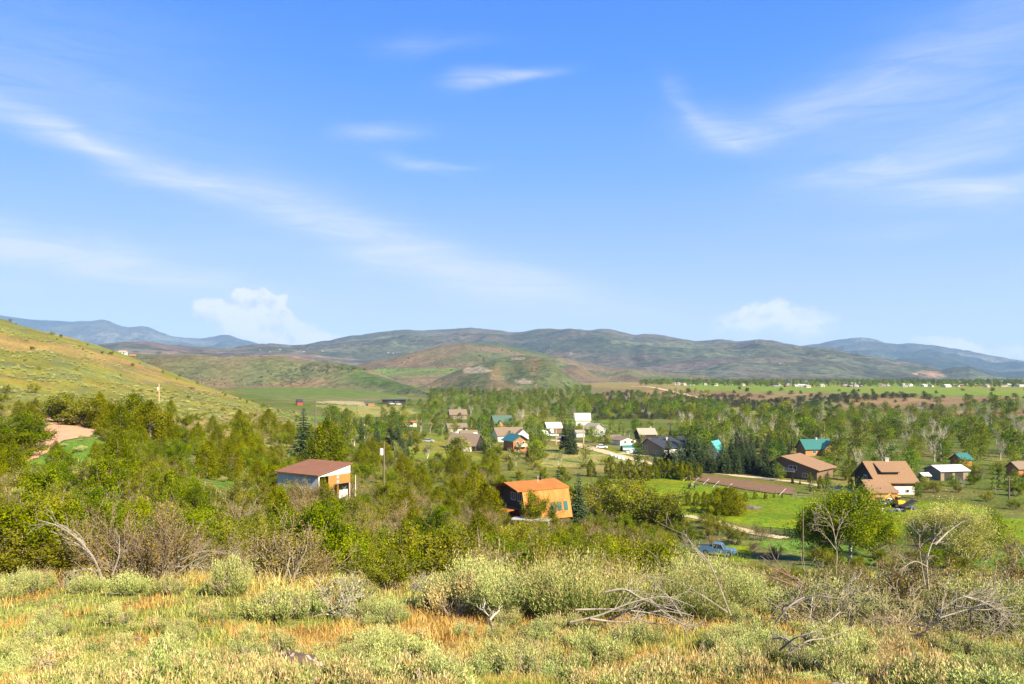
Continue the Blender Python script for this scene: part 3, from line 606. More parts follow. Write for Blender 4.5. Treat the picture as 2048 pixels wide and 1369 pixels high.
def far_tree(seed, h, w, leafm, barkm, n, lsize, style='oval'):
    """distant tree in one mesh: slot 0 leaves, slot 1 bark"""
    random.seed(seed); mb = MB(); mb.tube([(0,0,-.5),(random.gauss(0,.1),0,h*.55),(random.gauss(0,.3),random.gauss(0,.3),h*.93)], [.02*h, .014*h, .004*h], 4, 1)
    nl = random.randint(9, 14); P = []; val = []
    for k in range(nl):
        t = (k+.5)/nl
        env = {'oval': math.sin(math.pi*min(1, .12+t*.86))**.7, 'col': .9*math.sin(math.pi*min(1, .2+t*.78))**.5, 'bush': math.cos(t*1.45)**.6}[style]
        a = 2.4*k+random.random(); q = env*w*.5*random.uniform(.25, .75); z = h*((.16 if style == 'oval' else .04)+t*(.78 if style == 'oval' else .86))
        c = np.array([math.cos(a)*q, math.sin(a)*q, z]); rl = w*random.uniform(.16, .30)*(.6+.5*env); m = n//nl
        d = rng.normal(size=(m, 3)); d /= np.linalg.norm(d, axis=1)[:, None]; P.append(c+d*rl*np.array([1, 1, .95])*(rng.random((m, 1))**.4)); val.append(np.clip(rng.random(m)*.5+random.uniform(0, .5), 0, 1))
        mb.tube([(0, 0, max(.1, z-rl*1.2)), c], [.007*h, .003*h], 3, 1)
    P = np.concatenate(P); P[:, 2] = np.clip(P[:, 2], .03*h, h*1.02); mb.leaves(P, lsize, 0, np.concatenate(val), .7)
    p = Proto([], h); p.joined = mb.mesh('tree', [leafm, barkm]); return p
def bare_far(seed, h, w, n=60, leafm=None):
    random.seed(seed); mb = MB(); tips = []
    mb.tube([(0,0,-.5),(0,0,h*.5)], [.02*h, .012*h], 4, 1)
    for k in range(10):
        a = 2.4*k; grow(mb, (0, 0, h*(.15+.03*k)), (math.cos(a)*w/h, math.sin(a)*w/h, 1), h*.42, .008*h, 1, .5, .1, 3, tips, (4, 5), .6, 3, 1, .1, .03)
    P = scatter_on(tips, n*6, .35); mb.leaves(P, .34, 0, None, .6)
    p = Proto([], h); p.joined = mb.mesh('tree', [leafm or M['cottonp'], M['pale']]); return p
def sage_proto(seed, h, w, leafm, n, stalk=0, tw=.02, ls=.058):
    """upright silver shrub: woody base, many narrow leafy shoots"""
    random.seed(seed); st = MB(); tips = []
    for k in range(11):
        a = 2*math.pi*k/11+random.random(); lw = random.uniform(.2, .9); grow(st, (0, 0, -.05), (math.cos(a)*w/h*lw, math.sin(a)*w/h*lw, .8), h*.5, .018*h, 2, .7, .08, 3, tips, (2, 4), .6, 3, 0, .15, .004)
    K = max(6, int(n/75)); ca = rng.uniform(0, 2*math.pi, K); cq = np.sqrt(rng.random(K))*w*.40; chh = rng.uniform(.5, 1.05, K)*(1-.35*(cq/(w*.5))**2); i = rng.integers(0, K, n)
    a = rng.uniform(0, 2*math.pi, n); q = rng.random(n)**.7*w*.15; bx = np.cos(ca[i])*cq[i]+np.cos(a)*q*.55; by = np.sin(ca[i])*cq[i]+np.sin(a)*q*.55
    lump = chh[i]; top = h*lump*rng.uniform(.68, 1.12, n); z0 = top*rng.uniform(.2, .6, n); R0 = np.sqrt(bx*bx+by*by)/(w*.5); oa = np.arctan2(by, bx)
    P0 = np.stack([bx, by, z0], 1); P1 = np.stack([bx+np.cos(oa)*.45*R0*(top-z0)+np.cos(a)*q*.5, by+np.sin(oa)*.45*R0*(top-z0)+np.sin(a)*q*.5, top], 1)
    # leaves along each shoot
    k = 7; T = rng.random((n, k)); P = P0[:, None]+(P1-P0)[:, None]*T[..., None]+rng.normal(size=(n, k, 3))*.014
    ax = np.repeat(((P1-P0)/(np.linalg.norm(P1-P0, axis=1)[:, None]+1e-6))[:, None], k, 1)
    v = np.clip(.15+.6*T+rng.uniform(-.2, .25, (n, k))+((lump-.8)*.5)[:, None], 0, 1)
    lf = MB(); lf.leaves(P.reshape(-1, 3), ls, 0, v.ravel(), .26, axis=ax.reshape(-1, 3)*1.3, jit=.45)
    if stalk:
        m = stalk; i = rng.integers(0, n, m); b0 = P1[i]*[1, 1, .8]; tip = P1[i]+np.stack([rng.normal(0, .04, m), rng.normal(0, .04, m), h*rng.uniform(.12, .34, m)], 1)
        kk = 6; T = rng.random((m, kk)); Q = b0[:, None]+(tip-b0)[:, None]*T[..., None]+rng.normal(size=(m, kk, 3))*.006
        lf.leaves(Q.reshape(-1, 3), .05, 1, None, .14, axis=np.repeat(unit([0, 0, 1])[None], m*kk, 0)*1.5, jit=.4)
    return Proto([('stems', st.mesh('stems', M['twig'])), ('foliage', lf.mesh('foliage', [leafm, M['straw']]))], h)
PR = {}
PR['olive'] = [shrub_proto(11+i, 3, 3.4, M['olive'], M['twig'], 7600, .105) for i in range(3)]
PR['twiggy'] = [shrub_proto(31+i, 3, 3.6, M['rust'], M['twig'], 3800, .085, 14, (4, 5)) for i in range(2)]
PR['green'] = [shrub_proto(41+i, 3, 2.9, M['green'], M['bark'], 8600, .11, 11) for i in range(3)]
PR['juniper'] = [cone_proto(51+i, 5, [4.2,5.0,3.8][i], M['juniper'], 80, 8500, .13, lob=.2, env=lambda t: (1-t**2.6)*(.62+.38*min(1, t*6))) for i in range(3)]
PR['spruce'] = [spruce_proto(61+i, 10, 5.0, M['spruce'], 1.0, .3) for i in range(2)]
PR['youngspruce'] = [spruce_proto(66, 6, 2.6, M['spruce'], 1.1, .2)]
PR['cotton_near'] = [tree_proto(71, 11, 8, M['cottonb'], M['pale'], 24000, .2, 3, .012, .75, .05, (4, 5)), tree_proto(72, 11, 7, M['cottonb'], M['pale'], 24000, .19, 3, .012, .75, .05, (4, 5))]
PR['aspen'] = [tree_proto(75, 6, 3.4, M['green'], M['pale'], 2600, .12, 3, .012, .2)]
PR['willow'] = [tree_proto(78, 11, 10, M['willow'], M['pale'], 28000, .15, 3, .02, .75, .03, (4, 5), .55, .10)]
PR['cotton'] = [far_tree(81+i, 9, 6.4+.8*i, M['cotton'], M['bark'], 1100, .42) for i in range(4)]+[far_tree(180, 10, 5.4, M['cotton'], M['pale'], 1100, .36), far_tree(181, 7.5, 8.4, M['cotton'], M['bark'], 1300, .44)]
PR['poplar'] = [far_tree(91, 12, 3.0, M['cotton'], M['bark'], 900, .38, 'col')]
PR['bare'] = [bare_far(95+i, 9, 5) for i in range(2)]
PR['bush'] = [far_tree(98+i, 2.4, 4.0, M['olive'], M['bark'], 620, .24, 'bush') for i in range(2)]
PR['darkbush'] = [far_tree(104+i, 3.4, 6.5, leaf_mat('dark_brush', [(0,(.03,.042,.02)),(.5,(.06,.075,.03)),(1,(.12,.11,.06))], .03, .25), M['bark'], 700, .4, 'bush') for i in range(2)]
PR['hedge'] = [cone_proto(111+i, 4, 2.2, M['juniper'], 30, 2200, .16, env=lambda t: math.sin(math.pi*min(1, .25+t*.74))**.8) for i in range(2)]
PR['sage'] = [sage_proto(121+i, .85, 1.25, M['sage'], [900,650,780][i], [60,200,120][i]) for i in range(3)]
PR['sagetall'] = [sage_proto(131, 1.2, 1.9, M['sageg'], 2200, 700, ls=.055), sage_proto(132, 1.15, 1.5, M['sage'], 1800, 320, ls=.055)]
PR['tuft'] = [sage_proto(141+i, .34, .62, M['sageg' if i else 'sage'], 620, [0,60,160][i], ls=.03) for i in range(3)]
PR['drysage'] = [sage_proto(151, .8, 1.3, M['straw'], 160, 240), shrub_proto(152, .9, 1.5, M['sage'], M['dead'], 700, .045, 16, (4, 5))]
for k_, v_ in PR.items():
    for p_ in v_: p_.kind = k_
# ================================================================== buildings
M['glass'] = solid('dark_glass', (.02,.03,.035), .12, spec=.6)
M['white'] = solid('white_paint', (.62,.58,.50), .7, nz=.12, nscale=1.5)
M['trim'] = solid('pale_trim', (.62,.60,.54), .6, nz=.1)
M['cream'] = solid('cream_stucco', (.70,.64,.50), .85, nz=.15, nscale=.8)
M['redroof'] = solid('brown_metal_roof', (.21,.095,.055), .85, nscale=.8, c2=(.17,.08,.045), spec=.1)
M['corr'] = ribbed('white_corrugated_metal', (.60,.62,.58), (.34,.38,.36), 4.2, .45, 0)
M['particle'] = solid('orange_sheathing', (.36,.17,.04), .85, nscale=2.5, c2=(.26,.12,.03))
M['orange'] = solid('weathered_orange_metal', (.37,.135,.022), .85, nscale=1.2, c2=(.26,.085,.018), s3=(1,.3,1))
M['orangep'] = solid('faded_orange_cladding', (.42,.185,.045), .8, nscale=1.1, c2=(.34,.105,.018), s3=(2.5,.5,.5))
M['rustroof'] = solid('rusty_roof', (.36,.13,.035), .8, nscale=.8, c2=(.24,.10,.035))
M['brownwall'] = ribbed('brown_board_wall', (.10,.055,.03), (.075,.04,.022), 3, .8, 0)
M['brown'] = ribbed('brown_siding', (.17,.105,.06), (.13,.08,.045), 3, .8, 2)
M['shingle'] = solid('brown_shingles', (.20,.145,.095), .9, nscale=2.5, c2=(.13,.095,.06), s3=(1,1,3))
M['tanroof'] = solid('tan_shingles', (.24,.14,.068), .9, nscale=2.2, c2=(.175,.10,.05), s3=(1,1,3))
M['blackroof'] = solid('charcoal_roof', (.035,.036,.04), .75, nz=.3, nscale=1)
M['greyroof'] = solid('tan_grey_roof', (.30,.26,.19), .85, nz=.25, nscale=1.5)
M['whiteroof'] = ribbed('white_metal_roof', (.56,.52,.44), (.46,.43,.37), 1.6, .45, 0)
M['tealroof'] = ribbed('teal_metal_roof', (.03,.14,.11), (.022,.11,.085), 2.0, .4, 0)
M['brightteal'] = ribbed('bright_teal_metal_roof', (.08,.34,.29), (.06,.28,.24), 2.0, .4, 0)
M['darkgreenroof'] = solid('dark_green_roof', (.06,.105,.075), .7, nz=.25)
M['log'] = ribbed('honey_logs', (.38,.19,.055), (.24,.11,.03), 4, .7, 2)
M['logr'] = ribbed('red_brown_logs', (.38,.14,.045), (.27,.10,.03), 4, .7, 2)
M['siding'] = ribbed('grey_siding', (.30,.29,.27), (.25,.24,.22), 5, .7, 2)
M['dark'] = solid('dark_wood_and_opening_shade', (.04,.032,.026), .8, nz=.3)  # dark wood; also the painted shade of the open bays
M['tanwall'] = ribbed('tan_siding', (.24,.175,.105), (.19,.14,.085), 4, .7, 2)
M['concrete'] = solid('concrete', (.38,.36,.32), .9, nz=.2)
M['redbarn'] = solid('barn_red', (.36,.05,.035), .8, nz=.2)
M['brick'] = solid('stone_chimney', (.48,.42,.33), .9, nscale=5, c2=(.30,.25,.2))
M['pole'] = solid('weathered_pole', (.16,.12,.08), .9, nscale=3, c2=(.10,.075,.05), s3=(3,3,.4))
M['palepole'] = solid('new_pole', (.46,.30,.14), .9, nscale=3, c2=(.36,.24,.12), s3=(3,3,.4))
M['fence'] = solid('weathered_fence_wood', (.30,.25,.18), .9, nscale=3, c2=(.18,.14,.10))
M['iron'] = solid('black_iron', (.012,.012,.013), .5)
M['tyre'] = solid('tyre_rubber', (.02,.02,.02), .9)
M['steel'] = solid('steel', (.45,.45,.45), .35, .9)
M['rock'] = solid('lichened_rock', (.105,.07,.045), .95, nscale=5, c2=(.05,.034,.024), bump=.8)
M['lichen'] = solid('pale_rock', (.34,.28,.20), .95, nscale=5, c2=(.22,.17,.12), bump=.8)
def win(par, face, u, z, w, h, L, D, fm=None, name='window'):
    fm = fm or M['trim']; f = MB(); g = MB(); fr = .09
    def put(mb, du, dz, ww, hh, off, th):
        if face == 'F': mb.box((u+du, -D/2-off, z+dz), (ww, th, hh))
        elif face == 'B': mb.box((u+du, D/2+off, z+dz), (ww, th, hh))
        elif face == 'L': mb.box((-L/2-off, u+du, z+dz), (th, ww, hh))
        else: mb.box((L/2+off, u+du, z+dz), (th, ww, hh))
    put(f, 0, h/2+fr/2, w+2*fr, fr, .03, .10); put(f, 0, -h/2-fr/2, w+2*fr, fr, .04, .12); put(f, -w/2-fr/2, 0, fr, h, .03, .10); put(f, w/2+fr/2, 0, fr, h, .03, .10)
    if w > 1: put(f, 0, 0, .06, h, .025, .09)
    put(g, 0, 0, w, h, .012, .03)
    o = f.build(name, fm, par); g.build('pane', M['glass'], o); return o
def door(par, face, u, w, h, L, D, m, z0=0):
    d = MB()
    if face == 'F': d.box((u, -D/2-.025, z0+h/2), (w, .05, h))
    elif face == 'L': d.box((-L/2-.025, u, z0+h/2), (.05, w, h))
    else: d.box((L/2+.025, u, z0+h/2), (.05, w, h))
    return d.build('door', m, par)
def gable(par, L, D, wh, rh, wallm, roofm, over=.5, ry=0, cx=0, cy=0, along='x', wn='wall', rn='roof', th=.2, found=1.2, eave=None):
    e = over if eave is None else eave
    w = MB(); w.extrude([(-D/2+cy, -found), (D/2+cy, -found), (D/2+cy, wh), (ry+cy, wh+rh), (-D/2+cy, wh)] if along == 'x' else [(-D/2+cx, -found), (D/2+cx, -found), (D/2+cx, wh), (ry+cx, wh+rh), (-D/2+cx, wh)], along, -L/2+(cx if along == 'x' else cy), L/2+(cx if along == 'x' else cy))
    c = cy if along == 'x' else cx; o = cx if along == 'x' else cy
    sl = rh/(D/2+ry) if D/2+ry > .01 else 0; sr = rh/(D/2-ry) if D/2-ry > .01 else 0; g = .012
    p = [(-D/2-e+c, wh-e*sl+g), (ry+c, wh+rh+g), (D/2+e+c, wh-e*sr+g), (D/2+e+c, wh-e*sr+g+th), (ry+c, wh+rh+g+th), (-D/2-e+c, wh-e*sl+g+th)]
    r = MB(); r.extrude(p, along, o-L/2-over, o+L/2+over)
    wo = w.build(wn, wallm, par); ro = r.build(rn, roofm, par); return wo, ro
def chimney(ro, x, y, z, d=.9, h=1.6, m=None):
    c = MB(); c.box((x, y, z+h/2), (d, d, h)); c.box((x, y, z+h+.06), (d*1.2, d*1.2, .12)); return c.build('chimney', m or M['brick'], ro)
CEIL = []
FOOT = []      # building footprints: x, y, radius
def site(name, label, cat, px, Y, yaw, rad, dz=-.1, group=None):
    x, z = G(px, Y); FOOT.append((x, Y, rad)); return thing(name, label, cat, (x, Y, z+dz), R(yaw), group)
# --- metal shed with open bays
def shed():
    a = math.atan2(-.83, -.56); yaw = math.atan2(-4.0, 5.9)     # long wall runs from far left to near corner
    L, D = 7.15, 5.0; nx, ny = -22.35, 92.0
    ux, uy = math.cos(yaw), math.sin(yaw); vx, vy = -uy, ux       # v points away from the long wall into the building
    cx = nx-ux*L/2+vx*D/2; cy = ny-uy*L/2+vy*D/2; z0 = -14.9; FOOT.append((cx, cy, 5.5))
    t = thing('metal_shed', 'white corrugated machinery shed with flat brown roof among the shrubs', 'shed', (cx, cy, z0), yaw)
    zl, zh = 3.35, 4.25        # eave over the long wall, high side behind
    w = MB(); w.extrude([(-D/2, -1), (-D/2+.08, -1), (-D/2+.08, zl), (-D/2, zl)], 'x', -L/2, L/2)
    w.build('wall', M['corr'], t)
    w2 = MB(); w2.box((0, D/2-.04, zh/2-.5), (L, .08, zh+1)); w2.box((-L/2+.04, 0, zl/2-.5), (.08, D-.17, zl+1)); w2.build('rear_wall', M['corr'], t)
    r = MB(); r.extrude([(-D/2-.35, zl-.03), (D/2+.25, zh+.07), (D/2+.25, zh+.17), (-D/2-.35, zl+.07)], 'x', -L/2-.25, L/2+.25); r.build('roof', M['redroof'], t)
    x = L/2
    g = MB(); g.add([(x+.03, -D/2+.0, zl-.05), (x+.03, D/2, zl-.05), (x+.03, D/2, zh-.02), (x-.03, -D/2, zl-.05), (x-.03, D/2, zl-.05), (x-.03, D/2, zh-.02)], [(0,1,2), (5,4,3)]); g.box((x, .0, zl-.10), (.08, D, .12)); g.build('fascia', M['white'], t)
    c = MB(); c.box((x-.06, -D/2+.07, zl/2-.55), (.14, .16, zl+.9)); c.build('corner_post', M['white'], t)
    p = MB(); p.box((x, .75, 2.62), (.06, 3.5, 1.12)); p.build('upper_panel', M['particle'], t)
    p = MB(); p.box((x, -.55, 1.2), (.06, .95, 1.75)); p.build('side_panel', M['particle'], t)
    for y in (-.1, .55, D/2-.1):
        q = MB(); q.box((x-.08, y, 1.2), (.14, .14, 3.4)); q.build('post', M['rustroof'], t)
    q = MB(); q.box((x+.02, 1.35, .55), (.06, 1.35, 1.5)); q.build('white_board', M['white'], t)
    q = MB(); q.box((x+.045, .45, 2.9), (.04, .42, .4)); q.box((x+.045, .45, 2.35), (.04, .42, .4)); q.build('vent', M['siding'], t)
shed()
# --- orange gambrel house
def gambrel():
    dx, dy = 6.8/8, 4.2/8; yaw = math.atan2(dy, dx); L, Wd = 8.3, 7.6
    nx, ny = 1.56, 118.0; vx, vy = -math.sin(yaw), math.cos(yaw); ux, uy = math.cos(yaw), math.sin(yaw)
    cx = nx+ux*L/2+vx*Wd/2; cy = ny+uy*L/2+vy*Wd/2; z0 = -22.3; FOOT.append((cx, cy, 6.5))
    t = thing('gambrel_house', 'orange gambrel-roofed house with steep faded cladding and dark gable end', 'house', (cx, cy, z0), yaw)
    zb, zr, ze = 5.15, 6.0, 1.0; b = Wd/2; o = 1.05
    w = MB(); w.extrude([(-b-o+.25, -1.5), (b+o-.25, -1.5), (b+o-.25, ze), (b-.08, zb-.1), (0, zr-.1), (-b+.08, zb-.1), (-b-o+.25, ze)], 'x', -L/2+.9, L/2-.25); w.build('wall', M['brownwall'], t)
    r = MB(); r.extrude([(-b-.1, zb-.03), (0, zr), (b+.1, zb-.03), (b+.1, zb+.14), (0, zr+.17), (-b-.1, zb+.14)], 'x', -L/2-1.0, L/2+.15); ro = r.build('roof', M['orange'], t)
    for s, nm in ((-1, 'front_cladding'), (1, 'rear_cladding')):
        r = MB(); pr = [(s*(b+o), ze-.2), (s*(b-.02), zb-.05), (s*(b-.14), zb-.05), (s*(b+o-.14), ze-.2)]
        r.extrude(pr if s < 0 else pr[::-1], 'x', -L/2-.05, L/2+.1); k = r.build(nm, M['orangep'], t)
        if s < 0:
            for i in range(3):
                q = MB(); x = .95+i*1.15; f1, f2 = .26, .56
                y1 = -(b+o)+f1*o-.03; z1 = ze-.2+f1*(zb-ze+.15); y2 = -(b+o)+f2*o-.03; z2 = ze-.2+f2*(zb-ze+.15)
                q.add([(x-.33, y1, z1), (x+.33, y1, z1), (x+.33, y2, z2), (x-.33, y2, z2), (x-.33, y1-.06, z1), (x+.33, y1-.06, z1), (x+.33, y2-.06, z2), (x-.33, y2-.06, z2)], [(4,5,6,7),(0,1,5,4),(1,2,6,5),(2,3,7,6),(3,0,4,7)])
                q.build('skylight', M['tealpane'], k)
    tr = MB()
    for s in (-1, 1):
        a = np.array([-L/2+.8, s*(b+o-.3), ze]); c = np.array([-L/2+.8, s*(b-.25), zb-.2]); tr.tube([a, c], .14, 4)
        tr.tube([c, (-L/2+.8, 0, zr-.2)], .12, 4)
    tr.build('gable_trim', M['brown'], t)
    for y in (-1.6, .2): win(t, 'L', y, 3.9, 1.1, 1.0, L-1.8, 0, M['trim'])
    q = MB(); q.box((-L/2-.9, .1, 2.18), (3.0, 4.6, .14), 0, 0, 0, -.06); pr = q.build('porch_roof', M['orange'], t)
    for y in (-1.9, 2.1):
        q = MB(); q.box((-L/2-2.2, y, .6), (.14, .14, 2.9)); q.build('porch_post', M['white'], t)
    q = MB(); q.box((-L/2-.8, .1, -.6), (3.0, 4.6, 1.0)); q.build('porch_deck', M['concrete'], t)
    q = MB(); q.box((-L/2+.86, -.6, 1.0), (.06, .9, 2.0)); q.build('door', M['redbarn'], t)
    q = MB(); q.tube([(1.4, -.3, zr-.2), (1.4, -.3, zr+.95)], .13, 8); q.tube([(1.4, -.3, zr+.95), (1.4, -.3, zr+1.1)], .2, 8); q.build('flue', M['iron'], ro)
    q = MB(); q.tube([(.3, -1.2, zr-.4), (.3, -1.2, zr+.9)], .04, 5); q.build('vent_pipe', M['white'], ro)
M['tealpane'] = solid('green_skylight', (.03,.11,.09), .2, spec=.6)
gambrel()
def house(name, label, px, Y, L, D, wh, rh, yaw, wm, rm, wins=(), doors=(), ch=None, cat='house', ry=0, over=.5, wing=None, dz=-.1, eave=None):
    t = site(name, label, cat, px, Y, yaw, max(L, D)*.62, dz)
    hw = max(L, D)*.5/Y*F; CEIL.append((px-hw, px+hw, Y-2, PY(t.location.z+wh*.75, Y)))
    wo, ro = gable(t, L, D, wh, rh, M[wm], M[rm], over, ry, eave=eave)
    for w_ in wins: win(t, *w_[:5], L, D)
    for d_ in doors: door(t, d_[0], d_[1], d_[2], d_[3], L, D, M[d_[4]])
    if ch: chimney(ro, ch[0], ch[1], wh+rh-ch[2], ch[3], ch[4])
    if wing:   # cross gable: centre x, length out from the front, width, wall h, roof h, wall mat
        cx, ln, wd, h1, h2, m_ = wing
        gable(t, ln, wd, h1, h2, M[m_], M[rm], .3, cx=cx, cy=-D/2-ln/2+.5+.01, along='y', wn='wing_wall', rn='wing_roof')
    return t
W2 = lambda f, u, z=1.5, w=1.1, h=1.1: (f, u, z, w, h)
house('ranch_house', 'white-walled garage house with brown roof and dark left gable, above the teal-roofed log house', 1016, 352, 12.5, 8.5, 3.2, 3.0, 20, 'white', 'shingle', [W2('L', -1.5), W2('L', 1.2)], [('L', 0, .9, 2, 'dark')], wing=(4.6, 3.0, 6.0, 3.2, 2.4, 'white'))
house('log_house', 'orange log house with teal roof and white balcony', 1031, 306, 8.0, 6.2, 4.4, 1.9, 118, 'logr', 'tealroof', [W2('L', -1.2, 3.1, .9, 1.6), W2('L', 1.2, 3.1, .9, 1.6), W2('L', 1.4, .9, 1, 1)], over=.9)
def balcony(t, L, D, z, m):
    q = MB(); q.box((-L/2-.7, .1, z), (1.35, D*.7, .14))
    for y in np.linspace(-D*.34, D*.36, 9): q.box((-L/2-1.33, y, z+.5), (.06, .22, .9))
    q.box((-L/2-1.33, .1, z+1), (.1, D*.7, .1)); q.build('balcony', m, t)
balcony(bpy.data.objects['log_house'], 8, 6.2, 2.1, M['white'])
house('shingled_house', 'brown-shingled house with a steep roof and dormer, left of the teal-roofed log house', 931, 300, 11.5, 8, 2.4, 3.8, -22, 'dark', 'shingle', [W2('L', 0)], wing=(3.0, 2.2, 2.8, 2.2, 1.4, 'white'))
house('cottage', 'dark cottage with brown roof half hidden by a spruce', 913, 392, 9.5, 6, 2.6, 1.9, 18, 'cream', 'shingle', [W2('F', 3)], [('L', 0, 2.2, 2.2, 'dark')])
house('low_annex', 'long low brown-roofed annex below the dark cottage', 937, 372, 7.5, 4, 1.6, 1.2, 12, 'brown', 'shingle')
house('garden_shed', 'small white shed with a pointed roof right of the dark cottage', 949, 362, 2.6, 2.6, 1.7, .9, 70, 'white', 'whiteroof')
house('tan_house', 'pale tan two-storey house with brown roof, farthest of the left village', 915, 520, 11, 7, 3.2, 3.0, 14, 'tanwall', 'shingle', [W2('F', -2), W2('F', 2), W2('R', 0)])
house('chalet', 'honey-coloured chalet with dark green roof beside the upper meadow', 1003, 452, 11, 7.5, 2.6, 4.2, 22, 'log', 'darkgreenroof', [W2('R', -1.3), W2('R', 1.3), W2('R', 0, 3.6, 1.2, 1)], wing=(-2.5, 2, 3.2, 2.4, 1.8, 'log'))
house('white_roof_barn', 'small barn with white metal roof and dark open end, behind parked vehicles', 1106, 402, 7.5, 6, 3.0, 2.4, 14, 'brown', 'whiteroof', [], [('L', 0, 3.5, 2.6, 'dark'), ('F', -1.8, 2.4, 2.3, 'white')], cat='barn')  # dark slab on the left end paints the shade inside the opening
house('white_metal_barn', 'large plain white metal barn rising behind the grey gabled house', 1165, 470, 8.5, 7, 3.4, 3.6, 0, 'white', 'whiteroof', cat='barn')
house('grey_house', 'grey gabled house with tan roof and a front porch behind the roadside pole', 1188, 395, 8, 9, 3.0, 2.6, -55, 'siding', 'greyroof', [W2('R', -2, 1.4), W2('R', 1.5, 1.4, 1.6)], [('R', 3, .9, 2, 'white')])
house('white_garage', 'low white garage left of the grey gabled house', 1158, 380, 4.0, 5.5, 2.4, .9, 12, 'white', 'greyroof', [], [('F', 0, 2.4, 2, 'trim')], cat='garage')
house('cream_bungalow', 'low cream bungalow with shallow brown roof and a white bargeboard', 1246, 335, 7.2, 8, 2.3, 1.2, -62, 'cream', 'shingle', [W2('R', -1.5), W2('R', 1.8)])
house('brown_bungalow', 'dark brown bungalow wing joined left of the cream bungalow', 1226, 345, 6, 6, 2.3, 1.1, 8, 'dark', 'shingle')
house('tall_dark_house', 'dark two-storey house with tan roof behind the black-roofed house', 1291, 345, 7.5, 6, 4.0, 2.2, 12, 'dark', 'greyroof', [W2('F', 1)], ch=(2.4, .3, .5, .6, 1.2))
house('black_roof_house', 'large brown house with black roof and white side wall', 1326, 292, 12.5, 12, 3.2, 2.9, 38, 'tanwall', 'blackroof', [W2('L', -2.2, 1.7, 2.0, .8), W2('L', 3.8, 2.8, .6, 1.6), W2('L', 2.4, 2.8, .6, 1.6)], ch=(1, -.6, .6, .8, 1.0), ry=1.8)
q = MB(); q.box((0, -6.04, 1.35), (12.5, .06, 2.9)); q.build('side_cladding', M['white'], bpy.data.objects['black_roof_house'])
house('black_roof_annex', 'black-roofed rear annex of the brown house left of the dark spruces', 1345, 306, 11, 7, 3.2, 2.5, 5, 'tanwall', 'blackroof')
house('teal_a_frame', 'steep bright teal A-frame roof between the dark spruces', 1430, 285, 7.5, 6.8, .8, 5.2, 58, 'cream', 'brightteal', [W2('L', 0, 2, 1, 1)], over=.6)
house('long_tan_house', 'long dark house with broad tan roof above the brown corral', 1597, 232, 11.5, 15.5, 3.2, 3.0, 47, 'brown', 'tanroof', [W2('L', -.8, 3.2, 2.2, 1.1), W2('L', 4.5, 3.2, 1.4, 1.1), W2('L', -4.4, 1.4, 1.4, 1)], over=.9, ry=2.4)
balcony(bpy.data.objects['long_tan_house'], 11.5, 5, 2.2, M['siding'])
house('green_roof_lodge', 'honey log lodge with green metal roof and white chimney behind the long tan-roofed house', 1629, 296, 11, 6.5, 2.8, 3.0, 10, 'log', 'tealroof', [W2('F', -2)], ch=(.6, 0, .4, .6, 1.1), wing=(3.2, 3.2, 5.0, 2.8, 2.7, 'log'))
# --- the big chalet
def big():
    t = house('big_chalet', 'big chalet with broad tan roof, stone chimney and white lower wall', 1768, 203, 10.8, 13.5, 4.0, 4.6, 2, 'dark', 'tanroof', [W2('F', -2.5, 3.2, 1.3, .8), W2('F', .6, 3.2, 1.3, .8), W2('F', 3.4, 3.2, 1.3, .8), W2('L', 0, 4, 2, 1.4)], ch=(.8, .3, .5, 1.1, 1.5), over=1.0)
    q = MB(); q.box((1.2, -6.78, .7), (8.2, .06, 3.4)); q.build('white_lower_wall', M['white'], t)
    q = MB(); q.box((1.2, -6.775, 2.95), (8.4, .05, 1.05)); q.build('plank_band', M['log'], t)
    q = MB(); q.extrude([(-5.6, 6.3), (-1.0, 8.45), (-1.0, 8.25), (-5.3, 6.1)], 'x', -3.6, 1.8); q.build('dormer_roof', M['tanroof'], t)
    q = MB(); q.box((-.9, -4.95, 5.9), (4.9, .1, .6)); q.build('dormer_window', M['glass'], t)
    for u in (0.2, 3.2): win(t, 'F', u, 1.1, .8, .8, 10.8, 13.72)
big(); bpy.data.objects['big_chalet'].scale = (.88,)*3
t = house('orange_garage', 'orange plank garage with open dark bay in front of the big chalet', 1757, 183, 6.2, 5.2, 2.9, 1.0, 4, 'log', 'tanroof', [], [('F', -1.3, 1.8, 1.9, 'dark')], cat='garage', over=.3)  # no real bay: the dark front slab paints its inner shade
house('lean_to', 'small brown-roofed lean-to wedged between the orange garage and the big chalet', 1748, 190, 5.5, 4, 3.4, 1.2, 6, 'brown', 'tanroof', cat='shed')
house('pole_barn', 'pale metal pole barn with white roof right of the big chalet', 1892, 228, 9.0, 6.5, 2.8, 1.2, 12, 'tanwall', 'whiteroof', [W2('R', 0)], [('F', -2, 2.6, 2.3, 'dark'), ('F', 1.5, 2.6, 2.3, 'dark')], cat='barn')
house('tiny_shed', 'tiny pale-roofed shed left of the pale pole barn', 1848, 222, 2.0, 1.6, 1.9, .5, 15, 'tanwall', 'whiteroof', cat='shed')
house('teal_cabin', 'red-brown cabin with teal roof behind the pale pole barn', 1922, 262, 5.0, 4, 2.4, 1.6, 25, 'logr', 'tealroof')
house('red_cabin', 'dark reddish cabin among trees at the right edge', 2036, 236, 5, 4, 2.6, 1.6, 20, 'logr', 'shingle')
house('modern_house', 'low black flat modern house at the foot of the left table hill', 788, 760, 22, 11, 3.6, .6, 8, 'dark', 'blackroof', [W2('F', -3, 1.6, 3, 1.6), W2('F', 3, 1.6, 3, 1.6)], over=1.2)
house('plank_cabin', 'small orange plank cabin left of the low black modern house', 739, 700, 8.5, 5, 2.8, .8, 8, 'log', 'darkgreenroof', [], [('F', -2, 2, 2, 'dark')], cat='cabin')
